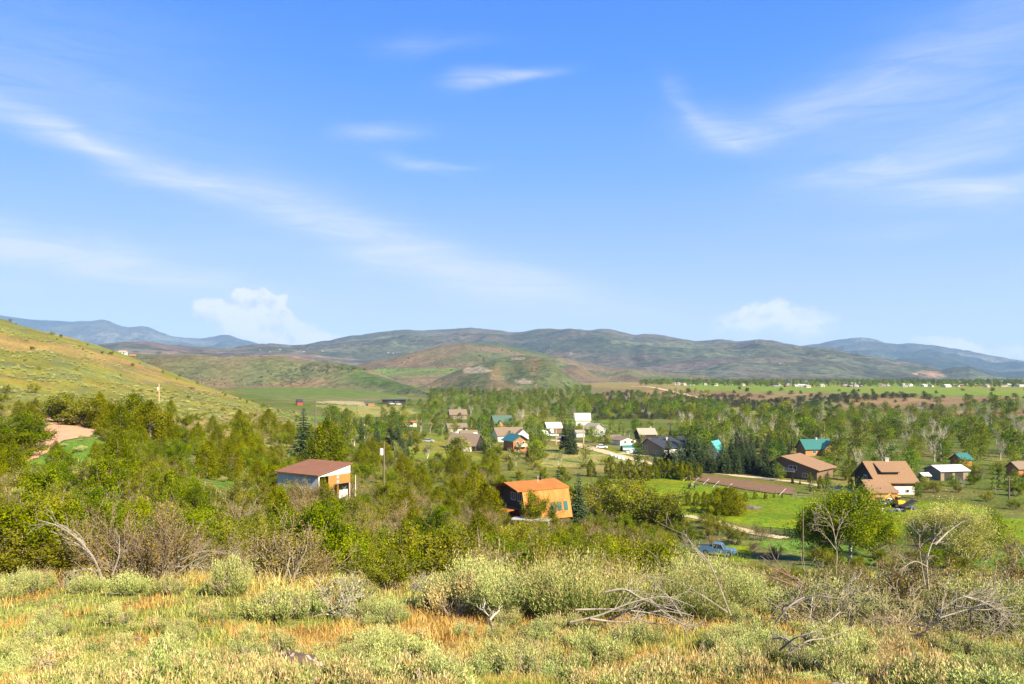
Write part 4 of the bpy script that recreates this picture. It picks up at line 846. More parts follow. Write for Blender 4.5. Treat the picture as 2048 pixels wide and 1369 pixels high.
house('red_hut', 'small dark red hut on the rise at the left', 599, 640, 4.2, 4, 3, 1.6, 25, 'redbarn', 'blackroof', cat='hut')
house('trailer_home', 'long white trailer home with rusty orange roof by the village trees', 817, 430, 8.5, 3, 2.4, .5, 4, 'white', 'rustroof', [W2('F', -2), W2('F', 2)], cat='trailer')
house('tan_hut', 'small tan hut in the shrubs left of the white trailer home', 734, 400, 3.4, 3, 2, .7, 10, 'cream', 'tanroof', cat='hut')
t = site('quonset_tent', 'teal arched tent garage with dark opening below the cream bungalow', 'tent garage', 1256, 308, 10, 3)
q = MB(); th = np.linspace(0, math.pi, 11); q.extrude([(-1.9*math.cos(a), 2.3*math.sin(a)) for a in th][::-1], 'x', -2.6, 2.6); q.build('cover', M['tealroof'], t)
q = MB(); q.extrude([(-1.5*math.cos(a), 1.9*math.sin(a)) for a in th][::-1], 'x', -2.64, -2.602); q.build('opening', M['dark'], t)  # thin dark sheet painted as the shade inside the tent mouth
# hilltop and town houses: body, roof in one small template each
def small_house(wm, rm, L=10, D=8, wh=3, rh=2.2):
    w = MB(); w.extrude([(-D/2, -1.5), (D/2, -1.5), (D/2, wh), (0, wh+rh), (-D/2, wh)], 'x', -L/2, L/2)
    r = MB(); r.extrude([(-D/2-.5, wh-.3), (0, wh+rh+.05), (D/2+.5, wh-.3), (D/2+.5, wh), (0, wh+rh+.35), (-D/2-.5, wh)], 'x', -L/2-.5, L/2+.5)
    g = MB(); g.box((-L*.2, -D/2-.03, 1.6), (1.8, .08, 1.4)); g2 = MB(); g2.box((L*.2, -D/2-.03, 1.6), (1.8, .08, 1.4))
    return [('wall', w.mesh('wall', M[wm])), ('roof', r.mesh('roof', M[rm])), ('window', g.mesh('window', M['glass'])), ('window', g2.mesh('window', M['glass']))]
SH = {'white': small_house('white', 'greyroof'), 'whiteb': small_house('white', 'whiteroof', 14, 9), 'brown': small_house('brown', 'tanroof', 9, 8), 'dark': small_house('dark', 'blackroof', 16, 9, 4, 1.2), 'red': small_house('redbarn', 'redbarn', 16, 10, 4, 4), 'tan': small_house('cream', 'tanroof', 12, 9, 4), 'blue': small_house('siding', 'blackroof', 12, 9, 5, 3)}
AUTO = []
def put_house(kind, x, y, z, yaw, s, desc, group, name='house', lab=None):
    t = thing(name, lab, 'house', (x, y, z), yaw, group); t.scale = (s, s, s)
    for nm, me in SH[kind]:
        c = bpy.data.objects.new(nm, me); COL.objects.link(c); c.parent = t
    if not lab: AUTO.append((t, desc, x, y, z+4*s, 5*s))
    return t
from mathutils.bvhtree import BVHTree
def bvh(o):
    me = o.data; n = len(me.vertices); co = np.empty(n*3, np.float32); me.vertices.foreach_get('co', co)
    return BVHTree.FromPolygons(co.reshape(-1, 3).tolist(), [tuple(p.vertices) for p in me.polygons])
SURF = {k: bvh(o) for k, o in (('A', mesaA), ('B2', knoll), ('B1', ridgeB), ('M', mid), ('C', rangeC))}
from mathutils import Vector
def hit(px, py, keys_=('A', 'B2', 'B1', 'M', 'C')):
    d = Vector(((px-1024)/F, 1, (HY-py)/F)); best = None
    for k in keys_:
        l, n, i, ds = SURF[k].ray_cast(Vector((0, 0, 0)), d)
        if l and (best is None or ds < best[0]): best = (ds, l)
    return best[1] if best else None
def top_of(x, y, keys_):
    best = None
    for k in keys_:
        l, n, i, ds = SURF[k].ray_cast(Vector((x, y, 3000)), Vector((0, 0, -1)))
        if l and (best is None or l.z > best): best = l.z
    return best
random.seed(5)
for i, px in enumerate([376, 414, 436, 458, 472, 492, 508, 524, 545]):
    Y = 1600; x = (px-1024)/F*Y; z = top_of(x, Y, ('A',)) or 30
    put_house('dark', x, Y, z-.5, R(10+8*(i % 3)), .52+.1*(i % 3), 'dark low hilltop house', 'dark houses along the left table hill')
for px, k in ((246, 'white'), (266, 'brown')):
    Y = 395; x = (px-1024)/F*Y; put_house(k, x, Y, float(H(x, Y))-.3, R(10), .36, '', None, lab=('pale house peeking over the left hillside crest' if k == 'white' else 'brown house peeking over the left hillside crest'))
for px, py in [(576,692),(582,693),(600,702),(608,704),(615,706),(622,703),(560,700),(645,703),(672,681),(677,684),(690,692),(776,706),(786,707),(793,706),(1106,700),(1142,707),(1150,700),(1157,699),(1040,693),(1265,713),(1270,714),(1100,702),(1560,728),(1568,730),(1578,731),(628,705),(540,704),(520,700),(1375,742),(1640,742)]:
    h_ = hit(px, py)
    if h_ is None: continue
    s = min(.9, h_.y/4200*.7); put_house(random.choice(['tan', 'brown', 'brown', 'tan', 'blue']), h_.x, h_.y, h_.z-1, R(random.uniform(-20, 40)), s, 'tiny pale house on distant slopes', 'houses scattered over the distant range')
# far town
twn = [(1432,762,'red','red-roofed barn standing out at the left of the far town'),(1576,768,'blue','dark blue house with red side in the far town'),(1615,773,'white','white house at the front edge of the town trees'),(1485,770,'white','white farmhouse beside dark trees on the bench field'),(1804,769,'tan','orange stucco house among the far town trees')]
for px, py, k, lab in twn:
    Y = 18/(py+3-HY)*F; x = (px-1024)/F*Y; put_house(k, x, Y, float(H(x, Y))-.2, R(15), .75, '', 'houses of the far town', lab=lab)
for i in range(105):
    px = random.choice([random.uniform(1540, 2060), random.uniform(1330, 2060), random.uniform(1320, 1420) if i % 4 == 0 else random.uniform(1700, 2060)]); Y = random.uniform(1250, 2200) if i % 2 else random.uniform(1250, 1450)
    x = (px-1024)/F*Y; k = random.choice(['white', 'white', 'whiteb', 'brown', 'tan', 'blue'])
    put_house(k, x, Y, float(H(x, Y))-.2, R(random.uniform(-30, 50)), random.uniform(.5, .85), {'white': 'white town house', 'whiteb': 'white-roofed town house', 'brown': 'brown town house', 'tan': 'tan town house', 'blue': 'dark-roofed town house'}[k], 'houses of the far town')
# ================================================================== vehicles
M['whitecar'] = solid('white_car_paint', (.78,.78,.76), .3, spec=.5)
M['silvercar'] = solid('silver_car_paint', (.42,.44,.47), .3, .3)
M['bluecar'] = solid('blue_car_paint', (.05,.16,.30), .35, spec=.5)
M['palebluecar'] = solid('faded_blue_paint', (.06,.13,.20), .5)
M['yellow'] = solid('yellow_machine_paint', (.62,.33,.02), .5, nz=.2)
def wheels(t, xs, y, r, w=.22):
    for x in xs:
        for s in (-1, 1):
            q = MB(); q.tube([(x, s*(y-w), r), (x, s*y, r)], r, 14); wo = q.build('wheel', M['tyre'], t)
            q = MB(); q.tube([(x, s*(y), r), (x, s*(y+.015), r)], r*.55, 10); q.build('rim', M['steel'], wo)
def vehicle(kind, label, px, Y, yaw, mat, cat, group=None, dz=0, s=1):
    x, z = G(px, Y); t = thing({'car': 'parked_car', 'pickup': 'pickup_truck', 'van': 'camper_van'}[kind], label, cat, (x, Y, z+.05+dz), R(yaw), group); t.scale = (s,)*3
    m = M[mat]
    if kind == 'car':
        q = MB(); q.extrude([(-2.2,.3),(2.2,.3),(2.25,.75),(2.0,.85),(1.0,.95),(-1.9,.98),(-2.2,.85)], 'y', -.85, .85); q.build('body', m, t)
        q = MB(); q.extrude([(-1.8,.96),(1.0,.94),(.4,1.42),(-1.3,1.45)], 'y', -.72, .72); c = q.build('cabin', M['glass'], t)
        q = MB(); q.extrude([(-1.32,1.451),(.42,1.421),(.36,1.48),(-1.26,1.50)], 'y', -.70, .70); q.build('roof', m, t)
        wheels(t, (-1.4, 1.35), .87, .33)
    elif kind == 'pickup':
        q = MB(); q.extrude([(-2.7,.45),(2.6,.45),(2.65,.9),(2.4,1.0),(.9,1.08),(-.7,1.08),(-.7,1.05),(-2.7,1.05)], 'y', -.9, .9); q.build('body', m, t)
        q = MB(); q.extrude([(-.75,1.08),(1.1,1.08),(.55,1.7),(-.65,1.72)], 'y', -.78, .78); q.build('cabin', M['glass'], t)
        q = MB(); q.extrude([(-.70,1.722),(.60,1.702),(.5,1.80),(-.62,1.82)], 'y', -.80, .80); q.build('roof', m, t)
        for xx in (-.7, .98):
            for sy in (-.8, .8):
                q = MB(); q.tube([(xx, sy, 1.06), (xx+(.1 if xx < 0 else -.4), sy*.98, 1.74)], .05, 4); q.build('pillar', m, t)
        q = MB(); q.box((-1.72, .0, 1.19), (1.8, 1.5, .25)); q.build('bed_load', M['dark'], t)
        for sy in (-1, 1):
            q = MB(); q.box((-1.72, sy*.84, 1.2), (1.95, .08, .3)); q.build('bed_side', m, t)
        q = MB(); q.box((-2.74, 0, .8), (.06, 1.6, .4)); q.build('tailgate', m, t)
        wheels(t, (-1.75, 1.7), .92, .4)
    else:
        q = MB(); q.extrude([(-2.6,.4),(2.4,.4),(2.5,1.0),(2.2,1.7),(1.4,2.3),(0,2.55),(-1.8,2.4),(-2.5,1.8),(-2.7,1.0)], 'y', -1.0, 1.0); q.build('body', m, t)
        q = MB(); q.box((-.5, -1.02, 1.55), (1.2, .05, .6)); q.box((1.2, -1.02, 1.5), (.8, .05, .6)); q.build('window', M['glass'], t)
        wheels(t, (-.5, .5), 1.02, .35)
    return t
vehicle('van', 'rounded white camper trailer left of the white-roofed barn', 1086, 385, 10, 'whitecar', 'camper')
vehicle('pickup', 'white pickup truck in front of the white-roofed barn', 1106, 378, 8, 'whitecar', 'pickup truck')
vehicle('pickup', 'silver pickup truck right of the white-roofed barn', 1126, 366, -15, 'silvercar', 'pickup truck')
vehicle('car', 'white car parked on grass below the grey gabled house', 1204, 318, -12, 'whitecar', 'car')
vehicle('car', 'blue car parked beside the brown wall of the black-roofed house', 1281, 298, 6, 'bluecar', 'car')
vehicle('car', 'dark car under the porch of the grey gabled house', 1196, 378, 5, 'silvercar', 'car')
vehicle('pickup', 'faded blue pickup truck below the shrubs, partly hidden by sagebrush', 1436, 121, -24, 'palebluecar', 'pickup truck', dz=.1)
vehicle('pickup', 'white pickup beside the orange gambrel house, half hidden in shrubs', 1096, 112, 25, 'whitecar', 'pickup truck', dz=.2, s=.7)
vehicle('car', 'old car parked on the lawn left of the shingled house', 857, 318, -10, 'silvercar', 'car')
vehicle('car', 'white car leftmost before the low black modern house', 784, 745, 5, 'whitecar', 'car')
vehicle('car', 'white car rightmost before the low black modern house', 798, 742, 5, 'whitecar', 'car')
vehicle('pickup', 'white pickup parked beside the orange garage', 1781, 180, 15, 'whitecar', 'pickup truck', s=.8)
# carport beside the gambrel house
x, z = G(1062, 112); t = thing('carport', 'flat grey carport roof in front of the orange gambrel house', 'carport', (x, 112, -21.9), R(-18))
q = MB(); q.box((0, 0, 1.75), (5.4, 2.4, .12)); q.build('roof', M['concrete'], t)
for sx_ in (-2.9, 2.9):
    for sy_ in (-1.1, 1.1): q = MB(); q.box((sx_, sy_, .3), (.1, .1, 2.8)); q.build('post', M['white'], t)
# excavator and implement by the chalet
x, z = G(1795, 178); t = thing('excavator', 'yellow excavator parked beside the white wall of the big chalet', 'excavator', (x, 178, z), R(200))
q = MB(); q.box((0, -.7, .35), (2.8, .45, .7)); q.box((0, .7, .35), (2.8, .45, .7)); q.build('track', M['tyre'], t)
q = MB(); q.box((-.4, 0, 1.1), (2.0, 1.7, .7)); q.build('body', M['yellow'], t)
q = MB(); q.box((.3, .45, 1.95), (1.0, .8, 1.05)); c = q.build('cab', M['yellow'], t); q = MB(); q.box((.32, .45, 2.05), (1.06, .84, .6)); q.build('glass', M['glass'], c)
q = MB(); q.tube([(.5, -.2, 1.2), (2.0, -.2, 3.0), (3.3, -.2, 2.2)], [.2, .2, .16], 4); q.tube([(3.3, -.2, 2.2), (3.6, -.2, .9)], .14, 4); q.build('arm', M['yellow'], t)
q = MB(); q.box((3.5, -.2, .55), (.7, .7, .6)); q.build('bucket', M['iron'], t)
x, z = G(1817, 175); t = thing('tilt_trailer', 'dark tipping trailer with raised bed right of the yellow excavator', 'trailer', (x, 175, z), R(12))
q = MB(); q.box((0, 0, 1.15), (3.4, 1.8, .4), 0, 0, 0, -.42); q.build('bed', M['dark'], t); q = MB(); q.box((0, 0, .5), (3.2, .9, .14)); q.build('frame', M['bluecar'], t); wheels(t, (0, .8), 1.0, .35)
x, z = G(1790, 172); t = thing('scrap_pile', 'low jumble of blue and pale odds and ends before the yellow excavator', 'scrap pile', (x, 172, z)); random.seed(3)
for i, m_ in enumerate(['bluecar', 'white', 'siding', 'palebluecar', 'fence', 'white', 'dark', 'steel']):
    q = MB(); q.box((random.uniform(-2.4, 2.4), random.uniform(-.8, .8), .25), (random.uniform(.3, 1), random.uniform(.3, .8), random.uniform(.2, .6)), 0, random.random()*3); q.build('scrap', M[m_], t)
# ================================================================== poles, fences
def pole(label, px, Y, top_py, mat, r=.15, arm=True, box=False, thin=False):
    x, z = G(px, Y); h = (HY-top_py)/F*Y-z; t = thing('utility_pole' if not thin else 'metal_post', label, 'pole' if not thin else 'post', (x, Y, z-.2))
    q = MB(); q.tube([(0,0,0),(0,0,h*.5),(0,0,h+.2)], [r, r*.9, r*.7], 8); q.build('shaft', M[mat], t)
    if arm: q = MB(); q.box((0, 0, h-.4), (1.8, .1, .12)); q.build('crossarm', M[mat], t)
    if arm:
        for sx in (-.8, 0, .8): q = MB(); q.tube([(sx, 0, h-.34), (sx, 0, h-.12)], [.06, .03], 6); q.build('insulator', M['white'], t)
    if box: q = MB(); q.tube([(-.35, 0, h-1.7), (-.35, 0, h-.8)], .26, 10); q.build('transformer', M['white'], t)
    return t
pole('wooden pole with grey transformer on the left hillside', 318, 235, 768, 'palepole', .2, False, True)
pole('tall dark pole just right of the dark conifer', 631, 150, 801, 'pole', .16, False)
pole('weathered pole with pale conduit right of the metal shed', 768, 110, 883, 'pole', .15, False, True)
pole('pale wooden pole before the white-roofed barn', 1112, 330, 848, 'palepole', .22, False)
pole('brown roadside pole in front of the grey gabled house', 1167, 318, 851, 'palepole', .28, False)
pole('dark pole right of the white-walled garage house', 1073, 345, 845, 'pole', .2, False)
pole('tall weathered pole standing before the iron picket fence', 1606, 112, 1018, 'pole', .13, False)
pole('dark pole with crossarm near the right edge', 2018, 190, 955, 'pole', .2, True)
pole('thin pale metal post right of the metal shed', 711, 98, 950, 'white', .05, False, thin=True)
pole('pale pole in the field left of the low black modern house', 714, 560, 813, 'pole', .25, False)
pole('thin pole in the field before the low black modern house', 772, 480, 822, 'pole', .2, False)
pole('small grey pole on the lower left hillside', 514, 215, 818, 'pole', .14, False)
def fence(label, pts, post_h, sp, rails, mat, cat='fence', picket=0, postr=.07, name='fence', lift=0):
    P = np.array(pts, float); d = np.r_[0, np.cumsum(np.linalg.norm(np.diff(P, axis=0), axis=1))]; n = int(d[-1]/sp)+1; s = np.linspace(0, d[-1], n)
    Q = np.stack([np.interp(s, d, P[:, 0]), np.interp(s, d, P[:, 1])], 1); Z = H(Q[:, 0], Q[:, 1])+lift
    t = thing(name, label, cat, (Q[0, 0], Q[0, 1], Z[0])); O = np.array([Q[0, 0], Q[0, 1], Z[0]])
    for i in range(min(n, 100)): q = MB(); q.tube([np.array([*Q[i], Z[i]-.3])-O, np.array([*Q[i], Z[i]+post_h])-O], postr, 5); q.build('post', M[mat], t)
    for rz in rails: q = MB(); q.tube(np.c_[Q, Z+rz]-O, .045, 4); q.build('rail', M[mat], t)
    if picket:
        m = int(d[-1]/picket); s2 = np.linspace(0, d[-1], m); q = MB()
        for k in range(m):
            x = np.interp(s2[k], d, P[:, 0]); y = np.interp(s2[k], d, P[:, 1]); zz = np.interp(s2[k], s, Z); q.box(np.array([x, y, zz+post_h*.45])-O, (.045, .045, post_h*.85))
        q.build('picket_panel', M[mat], t)
    return t
fence('black iron picket fence along the gravel drive right of the thicket', [at_py(1512, 1068, 110, 150), at_py(1565, 1072, 110, 150), at_py(1610, 1077, 110, 150), at_py(1652, 1082, 110, 150)], 1.5, 2.2, (.25, 1.3), 'iron', picket=.22)
fence('pale pole fence with open rails bordering the brown corral', [at_py(1345, 950, 170, 270), at_py(1400, 969, 170, 270), at_py(1460, 979, 170, 260), at_py(1540, 993, 165, 250), at_py(1592, 994, 165, 250)], 1.5, 4.2, (1.1,), 'fence', postr=.06)
fence('rail fence with brown posts between the dirt drive and the black-roofed house', [at_py(1262, 916, 200, 300), at_py(1290, 922, 200, 300), at_py(1315, 928, 200, 300)], 1.2, 2.5, (.6, 1.0), 'fence')
fence('low rail fence right of the corral', [at_py(1586, 998, 160, 220), at_py(1625, 1000, 160, 220)], 1.3, 3, (.6, 1.1), 'fence')
fence('thin wire fence at the right meadow edge', [at_py(1990, 985, 150, 220), at_py(2120, 992, 150, 220)], 1.2, 4, (.5, 1.0), 'fence')
for i, (px, py) in enumerate([(1372,962),(1392,966),(1412,969),(1432,974),(1458,979),(1565,990)]):
    x, y = at_py(px, py, 165, 260); z = float(H(x, y)); q = MB(); q.tube([(-.9, -.4, 0), (.9, .2, 1.5)], .045, 5); o = q.build('corral_brace', M['trim']); o.location = (x, y, z)
    tag(o, ['leftmost', 'second from left', 'third from left', 'fourth from left', 'fifth from left', 'rightmost'][i]+' slanting pale brace pole along the corral', 'brace pole', 'slanting brace poles of the corral')
# gate by the path
x, y = at_py(1195, 1003, 110, 170); z = float(H(x, y)); t = thing('field_gate', 'open timber field gate with brown fence panel on the gravel path', 'gate', (x, y, z), R(-12))
for xx in (-3, -.6, 1.6): q = MB(); q.box((xx, 0, .7), (.14, .14, 1.8)); q.build('post', M['pole'], t)
for zz in (.4, .8, 1.2): q = MB(); q.box((.5, 0, zz), (2.0, .06, .08)); q.build('rail', M['pole'], t)
q = MB(); q.box((-1.8, 0, .7), (2.2, .06, 1.2)); q.build('panel', M['fence'], t)
# timber frame left of the shed
x, z = G(449, 108); t = thing('timber_frame', 'open timber frame of posts and beams left of the metal shed', 'timber frame', (x, 108, z))
for xx, yy in ((-1.2, 0), (1.2, 0), (-1.2, 1.6), (1.2, 1.6)): q = MB(); q.box((xx, yy, 1.2), (.12, .12, 2.9)); q.build('post', M['palepole'], t)
for yy in (0, 1.6): q = MB(); q.box((0, yy, 2.6), (2.7, .12, .14)); q.build('beam', M['palepole'], t)
q = MB(); q.tube([(-1.2, 0, 2.4), (0, 0, .3)], .05, 4); q.tube([(1.2, 0, 2.4), (0, 0, .3)], .05, 4); q.build('brace', M['palepole'], t)
# rocks
ROCKS = []
def rock(label, px, Y, w, d, h, seed, mats=('rock', 'lichen'), name='boulder', cat='boulder', group=None):
    x, z = G(px, Y); random.seed(seed); n, m = 22, 12; V = []
    for i in range(m+1):
        ph = math.pi*i/m
        for j in range(n):
            a = 2*math.pi*j/n; dirv = np.array([math.sin(ph)*math.cos(a), math.sin(ph)*math.sin(a), math.cos(ph)])
            r = 1+.75*(float(fbm(dirv[0]*1.7+seed, dirv[1]*1.7+dirv[2]*1.3+seed, seed, 3))-.5); r = min(r, 1.12); V.append(dirv*r*[w/2, d/2, h*.62])
    f = [(i*n+j, i*n+(j+1) % n, (i+1)*n+(j+1) % n, (i+1)*n+j) for i in range(m) for j in range(n)]
    b = MB(); V = np.array(V)
    fa = np.array(f); c = V[fa].mean(1); up = fbm(c[:, 0]*9/w+seed, c[:, 1]*9/w+c[:, 2]*4/w, seed+2, 3); k = up > .60
    b.add(V, fa[~k], 0); b.Fc.append((fa[k], 1))
    o = b.build(name, [M[mats[0]], M[mats[1]]]); o.location = (x, Y, z+h*.22); ROCKS.append((x, Y, w*.6)); o.rotation_euler = (0, 0, seed); return tag(o, label, cat, group)
rock('large dark lichened boulder half buried in the front grass', 592, 9.0, .62, .45, .36, 3)
rock('flat pale-edged rock right of the large dark boulder', 672, 9.2, .5, .35, .16, 4)
rock('rounded pale rock at the bottom edge near centre', 1170, 6.2, .30, .25, .16, 5, ('lichen', 'rock'))
rock('pale flat rock in the bottom right corner', 1690, 6.3, .34, .26, .13, 6, ('lichen', 'rock'))
rock('dark rock in the grass at the far lower right', 1985, 8.2, .5, .35, .2, 7)
rock('small brown rock in the grass right of the lower middle', 762, 7.4, .18, .14, .1, 8)
random.seed(9)
BN = ['leftmost', 'second from left', 'third from left', 'fourth from left', 'fifth from left', 'sixth from left', 'seventh from left', 'rightmost']
for i, (px, py) in enumerate([(1222,912),(1230,915),(1238,918),(1246,920),(1254,908),(1262,906),(1270,906),(1281,905)]):
    xx, yy = at_py(px, py, 230, 330); rock(BN[i]+' white boulder in the row by the teal tent garage', 1024+F*xx/yy, yy, 1.6, 1.3, 1.2, 20+i, ('white', 'lichen'), group='white boulders by the teal tent garage')
# brush mound
x, y = at_py(1498, 1018, 120, 190); b = MB(); random.seed(12)
for k in range(260):
    a = random.random()*6.28; r = random.random()*2.3; zz = max(0, .9*(1-r/2.4)); p0 = np.array([math.cos(a)*r*1.3, math.sin(a)*r, zz*random.random()]); dd = unit([random.gauss(0, 1), random.gauss(0, 1), random.gauss(0, .25)])
    b.tube([p0-dd*.7, p0+dd*.7], .035, 3)
o = b.build('brush_pile', M['twig']); o.location = (x, y, float(H(x, y))); tag(o, 'low brown pile of cut brush on the green lawn', 'brush pile')
# black cow, head down to the right
def cow():
    x, y = at_py(1384, 978, 165, 250); z = float(H(x, y)); t = thing('cow', 'black cow with brown middle grazing on the green lawn', 'cow', (x, y, z), R(8))
    V = [(0,0,1.05),(.55,0,1.1),(-.55,0,1.08),(-.85,0,1.0),(.85,0,1.15),(1.15,0,1.2),(1.4,0,1.0),(1.62,0,.75),
         (.62,.22,.75),(.62,.2,.4),(.62,.2,.04),(.62,-.22,.75),(.6,-.2,.4),(.62,-.2,.04),(-.7,.24,.8),(-.82,.2,.42),(-.72,.2,.04),(-.7,-.24,.8),(-.80,-.2,.42),(-.72,-.2,.04),(-1.05,0,.95),(-1.1,0,.5)]
    E = [(0,1),(0,2),(2,3),(1,4),(4,5),(5,6),(6,7),(1,8),(8,9),(9,10),(1,11),(11,12),(12,13),(2,14),(14,15),(15,16),(2,17),(17,18),(18,19),(3,20),(20,21)]
    Rr = [.42,.40,.38,.26,.30,.2,.17,.09,.16,.09,.07,.16,.09,.07,.18,.09,.07,.18,.09,.07,.05,.03]
    me = bpy.data.meshes.new('body'); me.from_pydata(V, E, []); o = bpy.data.objects.new('body', me); COL.objects.link(o); o.parent = t
    sk = o.modifiers.new('Skin', 'SKIN'); me.skin_vertices.new() if not me.skin_vertices else None
    for i, sv in enumerate(me.skin_vertices[0].data): sv.radius = (Rr[i], Rr[i])
    me.skin_vertices[0].data[0].use_root = True
    o.modifiers.new('Sub', 'SUBSURF').levels = 2; o.modifiers['Sub'].render_levels = 2
    m, tt, oo = newmat('cow_hide'); bb = N(tt, 'ShaderNodeBsdfPrincipled'); tt.links.new(bb.outputs[0], oo.inputs[0]); bb.inputs['Roughness'].default_value = .7
    sp = N(tt, 'ShaderNodeSeparateXYZ'); tt.links.new(N(tt, 'ShaderNodeTexCoord').outputs['Object'], sp.inputs[0])
    k = math_n(tt, 'LESS_THAN', math_n(tt, 'ABSOLUTE', sp.outputs[0]), .32); tt.links.new(mixc(tt, k, (.012, .011, .010), (.20, .13, .06)), bb.inputs['Base Color']); me.materials.append(m)
    for s in (-1, 1): q = MB(); q.leaves([(1.32, s*.2, 1.12)], .16, 0, .5); q.build('ear', m, t)
cow()
# ================================================================== planting
CEIL += [(548,642,92,957),(640,712,92,986),(708,765,100,968),(845,945,112,985),(985,1150,111,1036),(1150,1245,128,1028),(1330,1500,175,1012),(1500,1650,170,1035),(1525,1650,136,1084),
         (1740,1860,180,1078),(1970,2100,170,1062),(1405,1470,116,1099),(98,198,128,893),(840,905,310,888),(1085,1300,250,928),(1350,1590,215,1000),(560,570,300,820),(300,330,200,812),(430,470,104,952),(1590,1625,108,1110)]
NAMES = {'olive': ('leafy_shrub', 'shrub', 'olive leafy shrub'), 'twiggy': ('twiggy_shrub', 'shrub', 'brownish twiggy shrub'), 'green': ('green_shrub', 'shrub', 'fresh green shrub'), 'juniper': ('juniper_tree', 'juniper', 'yellow-green juniper'),
 'spruce': ('spruce_tree', 'spruce', 'dark spruce'), 'youngspruce': ('spruce_tree', 'spruce', 'young spruce'), 'cotton_near': ('cottonwood_tree', 'tree', 'bright cottonwood'), 'aspen': ('aspen_tree', 'tree', 'slender aspen'), 'willow': ('willow_tree', 'tree', 'pale willow'),
 'cotton': ('cottonwood_tree', 'tree', 'green cottonwood'), 'poplar': ('poplar_tree', 'tree', 'columnar poplar'), 'bare': ('budding_tree', 'tree', 'pale budding tree'), 'bush': ('low_bush', 'bush', 'low olive bush'), 'darkbush': ('brush_clump', 'brush', 'dark brush clump'),
 'hedge': ('small_conifer', 'small tree', 'small yellow-green conifer'), 'sage': ('sagebrush', 'sagebrush', 'silvery sagebrush'), 'sagetall': ('tall_sagebrush', 'sagebrush', 'tall sagebrush'), 'tuft': ('sagebrush_tuft', 'sagebrush', 'pale sagebrush tuft'), 'drysage': ('dry_sagebrush', 'sagebrush', 'dry grey sagebrush')}
BIG = []      # candidates: (kind, variant, x, y, z, h, rot, widen)
def cand(kind, x, y, h, wid=1.0, force=False, clear=True):
    z = float(H(x, y)); px = 1024+F*x/y; top = PY(z+h, y)
    skip = y > 230 and random.random() < .3
    if not force:
        hw = h*.25/y*F
        for a, b, ym, lim in CEIL:
            if not skip and y < ym and a-hw < px < b+hw and top < lim: return False
        for fx, fy, r in FOOT:
            if (x-fx)**2+(y-fy)**2 < (r+h*.3)**2: return False
        if clear and on_lawn(x, y, z): return False
        for P, w in ROADS:
            d = (P[:, 0]-x)**2+(P[:, 1]-y)**2; i = int(d.argmin())
            if d[i] < (w[i]+h*.35)**2: return False
    BIG.append((kind, random.randrange(len(PR[kind])), x, y, z, h, random.uniform(0, 6.28), wid*random.uniform(.88, 1.14))); return True
def zone(px0, px1, y0, y1, sp, mix, hr, seed, prob=None, clear=True):
    random.seed(seed); kinds = list(mix); ws = [mix[k] for k in kinds]; grid = {}; n = 0
    area = (px1-px0)/F*(y1*y1-y0*y0)/2; tries = int(area/(sp*sp)*3.2)
    for _ in range(tries):
        y = math.sqrt(random.uniform(y0*y0, y1*y1)); x = (random.uniform(px0, px1)-1024)/F*y; g = (int(x//sp), int(y//sp))
        if any((gx, gy) in grid and any((x-a)**2+(y-b)**2 < sp*sp for a, b in grid[(gx, gy)]) for gx in range(g[0]-1, g[0]+2) for gy in range(g[1]-1, g[1]+2)): continue
        if prob and random.random() > prob(x, y, 1024+F*x/y): continue
        grid.setdefault(g, []).append((x, y)); k = random.choices(kinds, ws)[0]; lo, hi = hr[k] if isinstance(hr, dict) else hr
        if cand(k, x, y, random.uniform(lo, hi), clear=clear): n += 1
    return n
def clump(sc, thr, s=0): return lambda x, y, px: 1 if float(fbm(x*sc, y*sc, 200+s, 3)) > thr else 0
hs = {'olive': (2.2, 3.6), 'twiggy': (2.0, 3.2), 'green': (2.2, 3.8), 'juniper': (3.2, 6.5), 'sage': (.6, 1.0), 'bush': (1.2, 2.4), 'hedge': (2, 4)}
zone(-90, 1330, 25, 58, 2.35, {'olive': 5, 'twiggy': 3.2, 'green': 2}, {'olive': (1.7, 2.9), 'twiggy': (1.6, 2.7), 'green': (2.0, 3.2)}, 1, lambda x, y, px: 1 if not (px < 60 and y < 40) else .5)
zone(1330, 2150, 30, 75, 3.4, {'olive': 5, 'twiggy': 3, 'sage': 3}, {'olive': (1.3, 2.2), 'twiggy': (1.2, 2.0), 'sage': (.6, .9)}, 2, lambda x, y, px: .6)
zone(-90, 560, 58, 150, 3.4, {'juniper': 4, 'olive': 3.6, 'green': 3, 'twiggy': 1.4}, {**hs, 'juniper': (2.4, 5.6)}, 3, lambda x, y, px: .9 if px > 200 or y < 100 else .55)
zone(560, 1330, 58, 132, 3.3, {'olive': 5, 'twiggy': 5, 'green': 1.4, 'juniper': .8}, {'olive': (2.4, 3.9), 'twiggy': (2.2, 3.6), 'green': (2.4, 4), 'juniper': (3, 5)}, 4)
zone(480, 1010, 132, 225, 4.6, {'olive': 5, 'twiggy': 2, 'juniper': 2.5, 'green': 2.4}, {'olive': (2.2, 3.8), 'twiggy': (2, 3.4), 'juniper': (4, 7), 'green': (2.4, 4.2)}, 5, lambda x, y, px: .9 if float(fbm(x*.05, y*.05, 210, 3)) > .36 else .1)
zone(1170, 1560, 118, 158, 4.2, {'olive': 5, 'twiggy': 2, 'green': 2}, {'olive': (2.2, 4), 'twiggy': (2.2, 3.6), 'green': (2.4, 4)}, 6)
zone(1640, 2150, 80, 150, 5.5, {'olive': 4, 'green': 2, 'twiggy': 2}, (1.6, 3.2), 7, lambda x, y, px: .6)
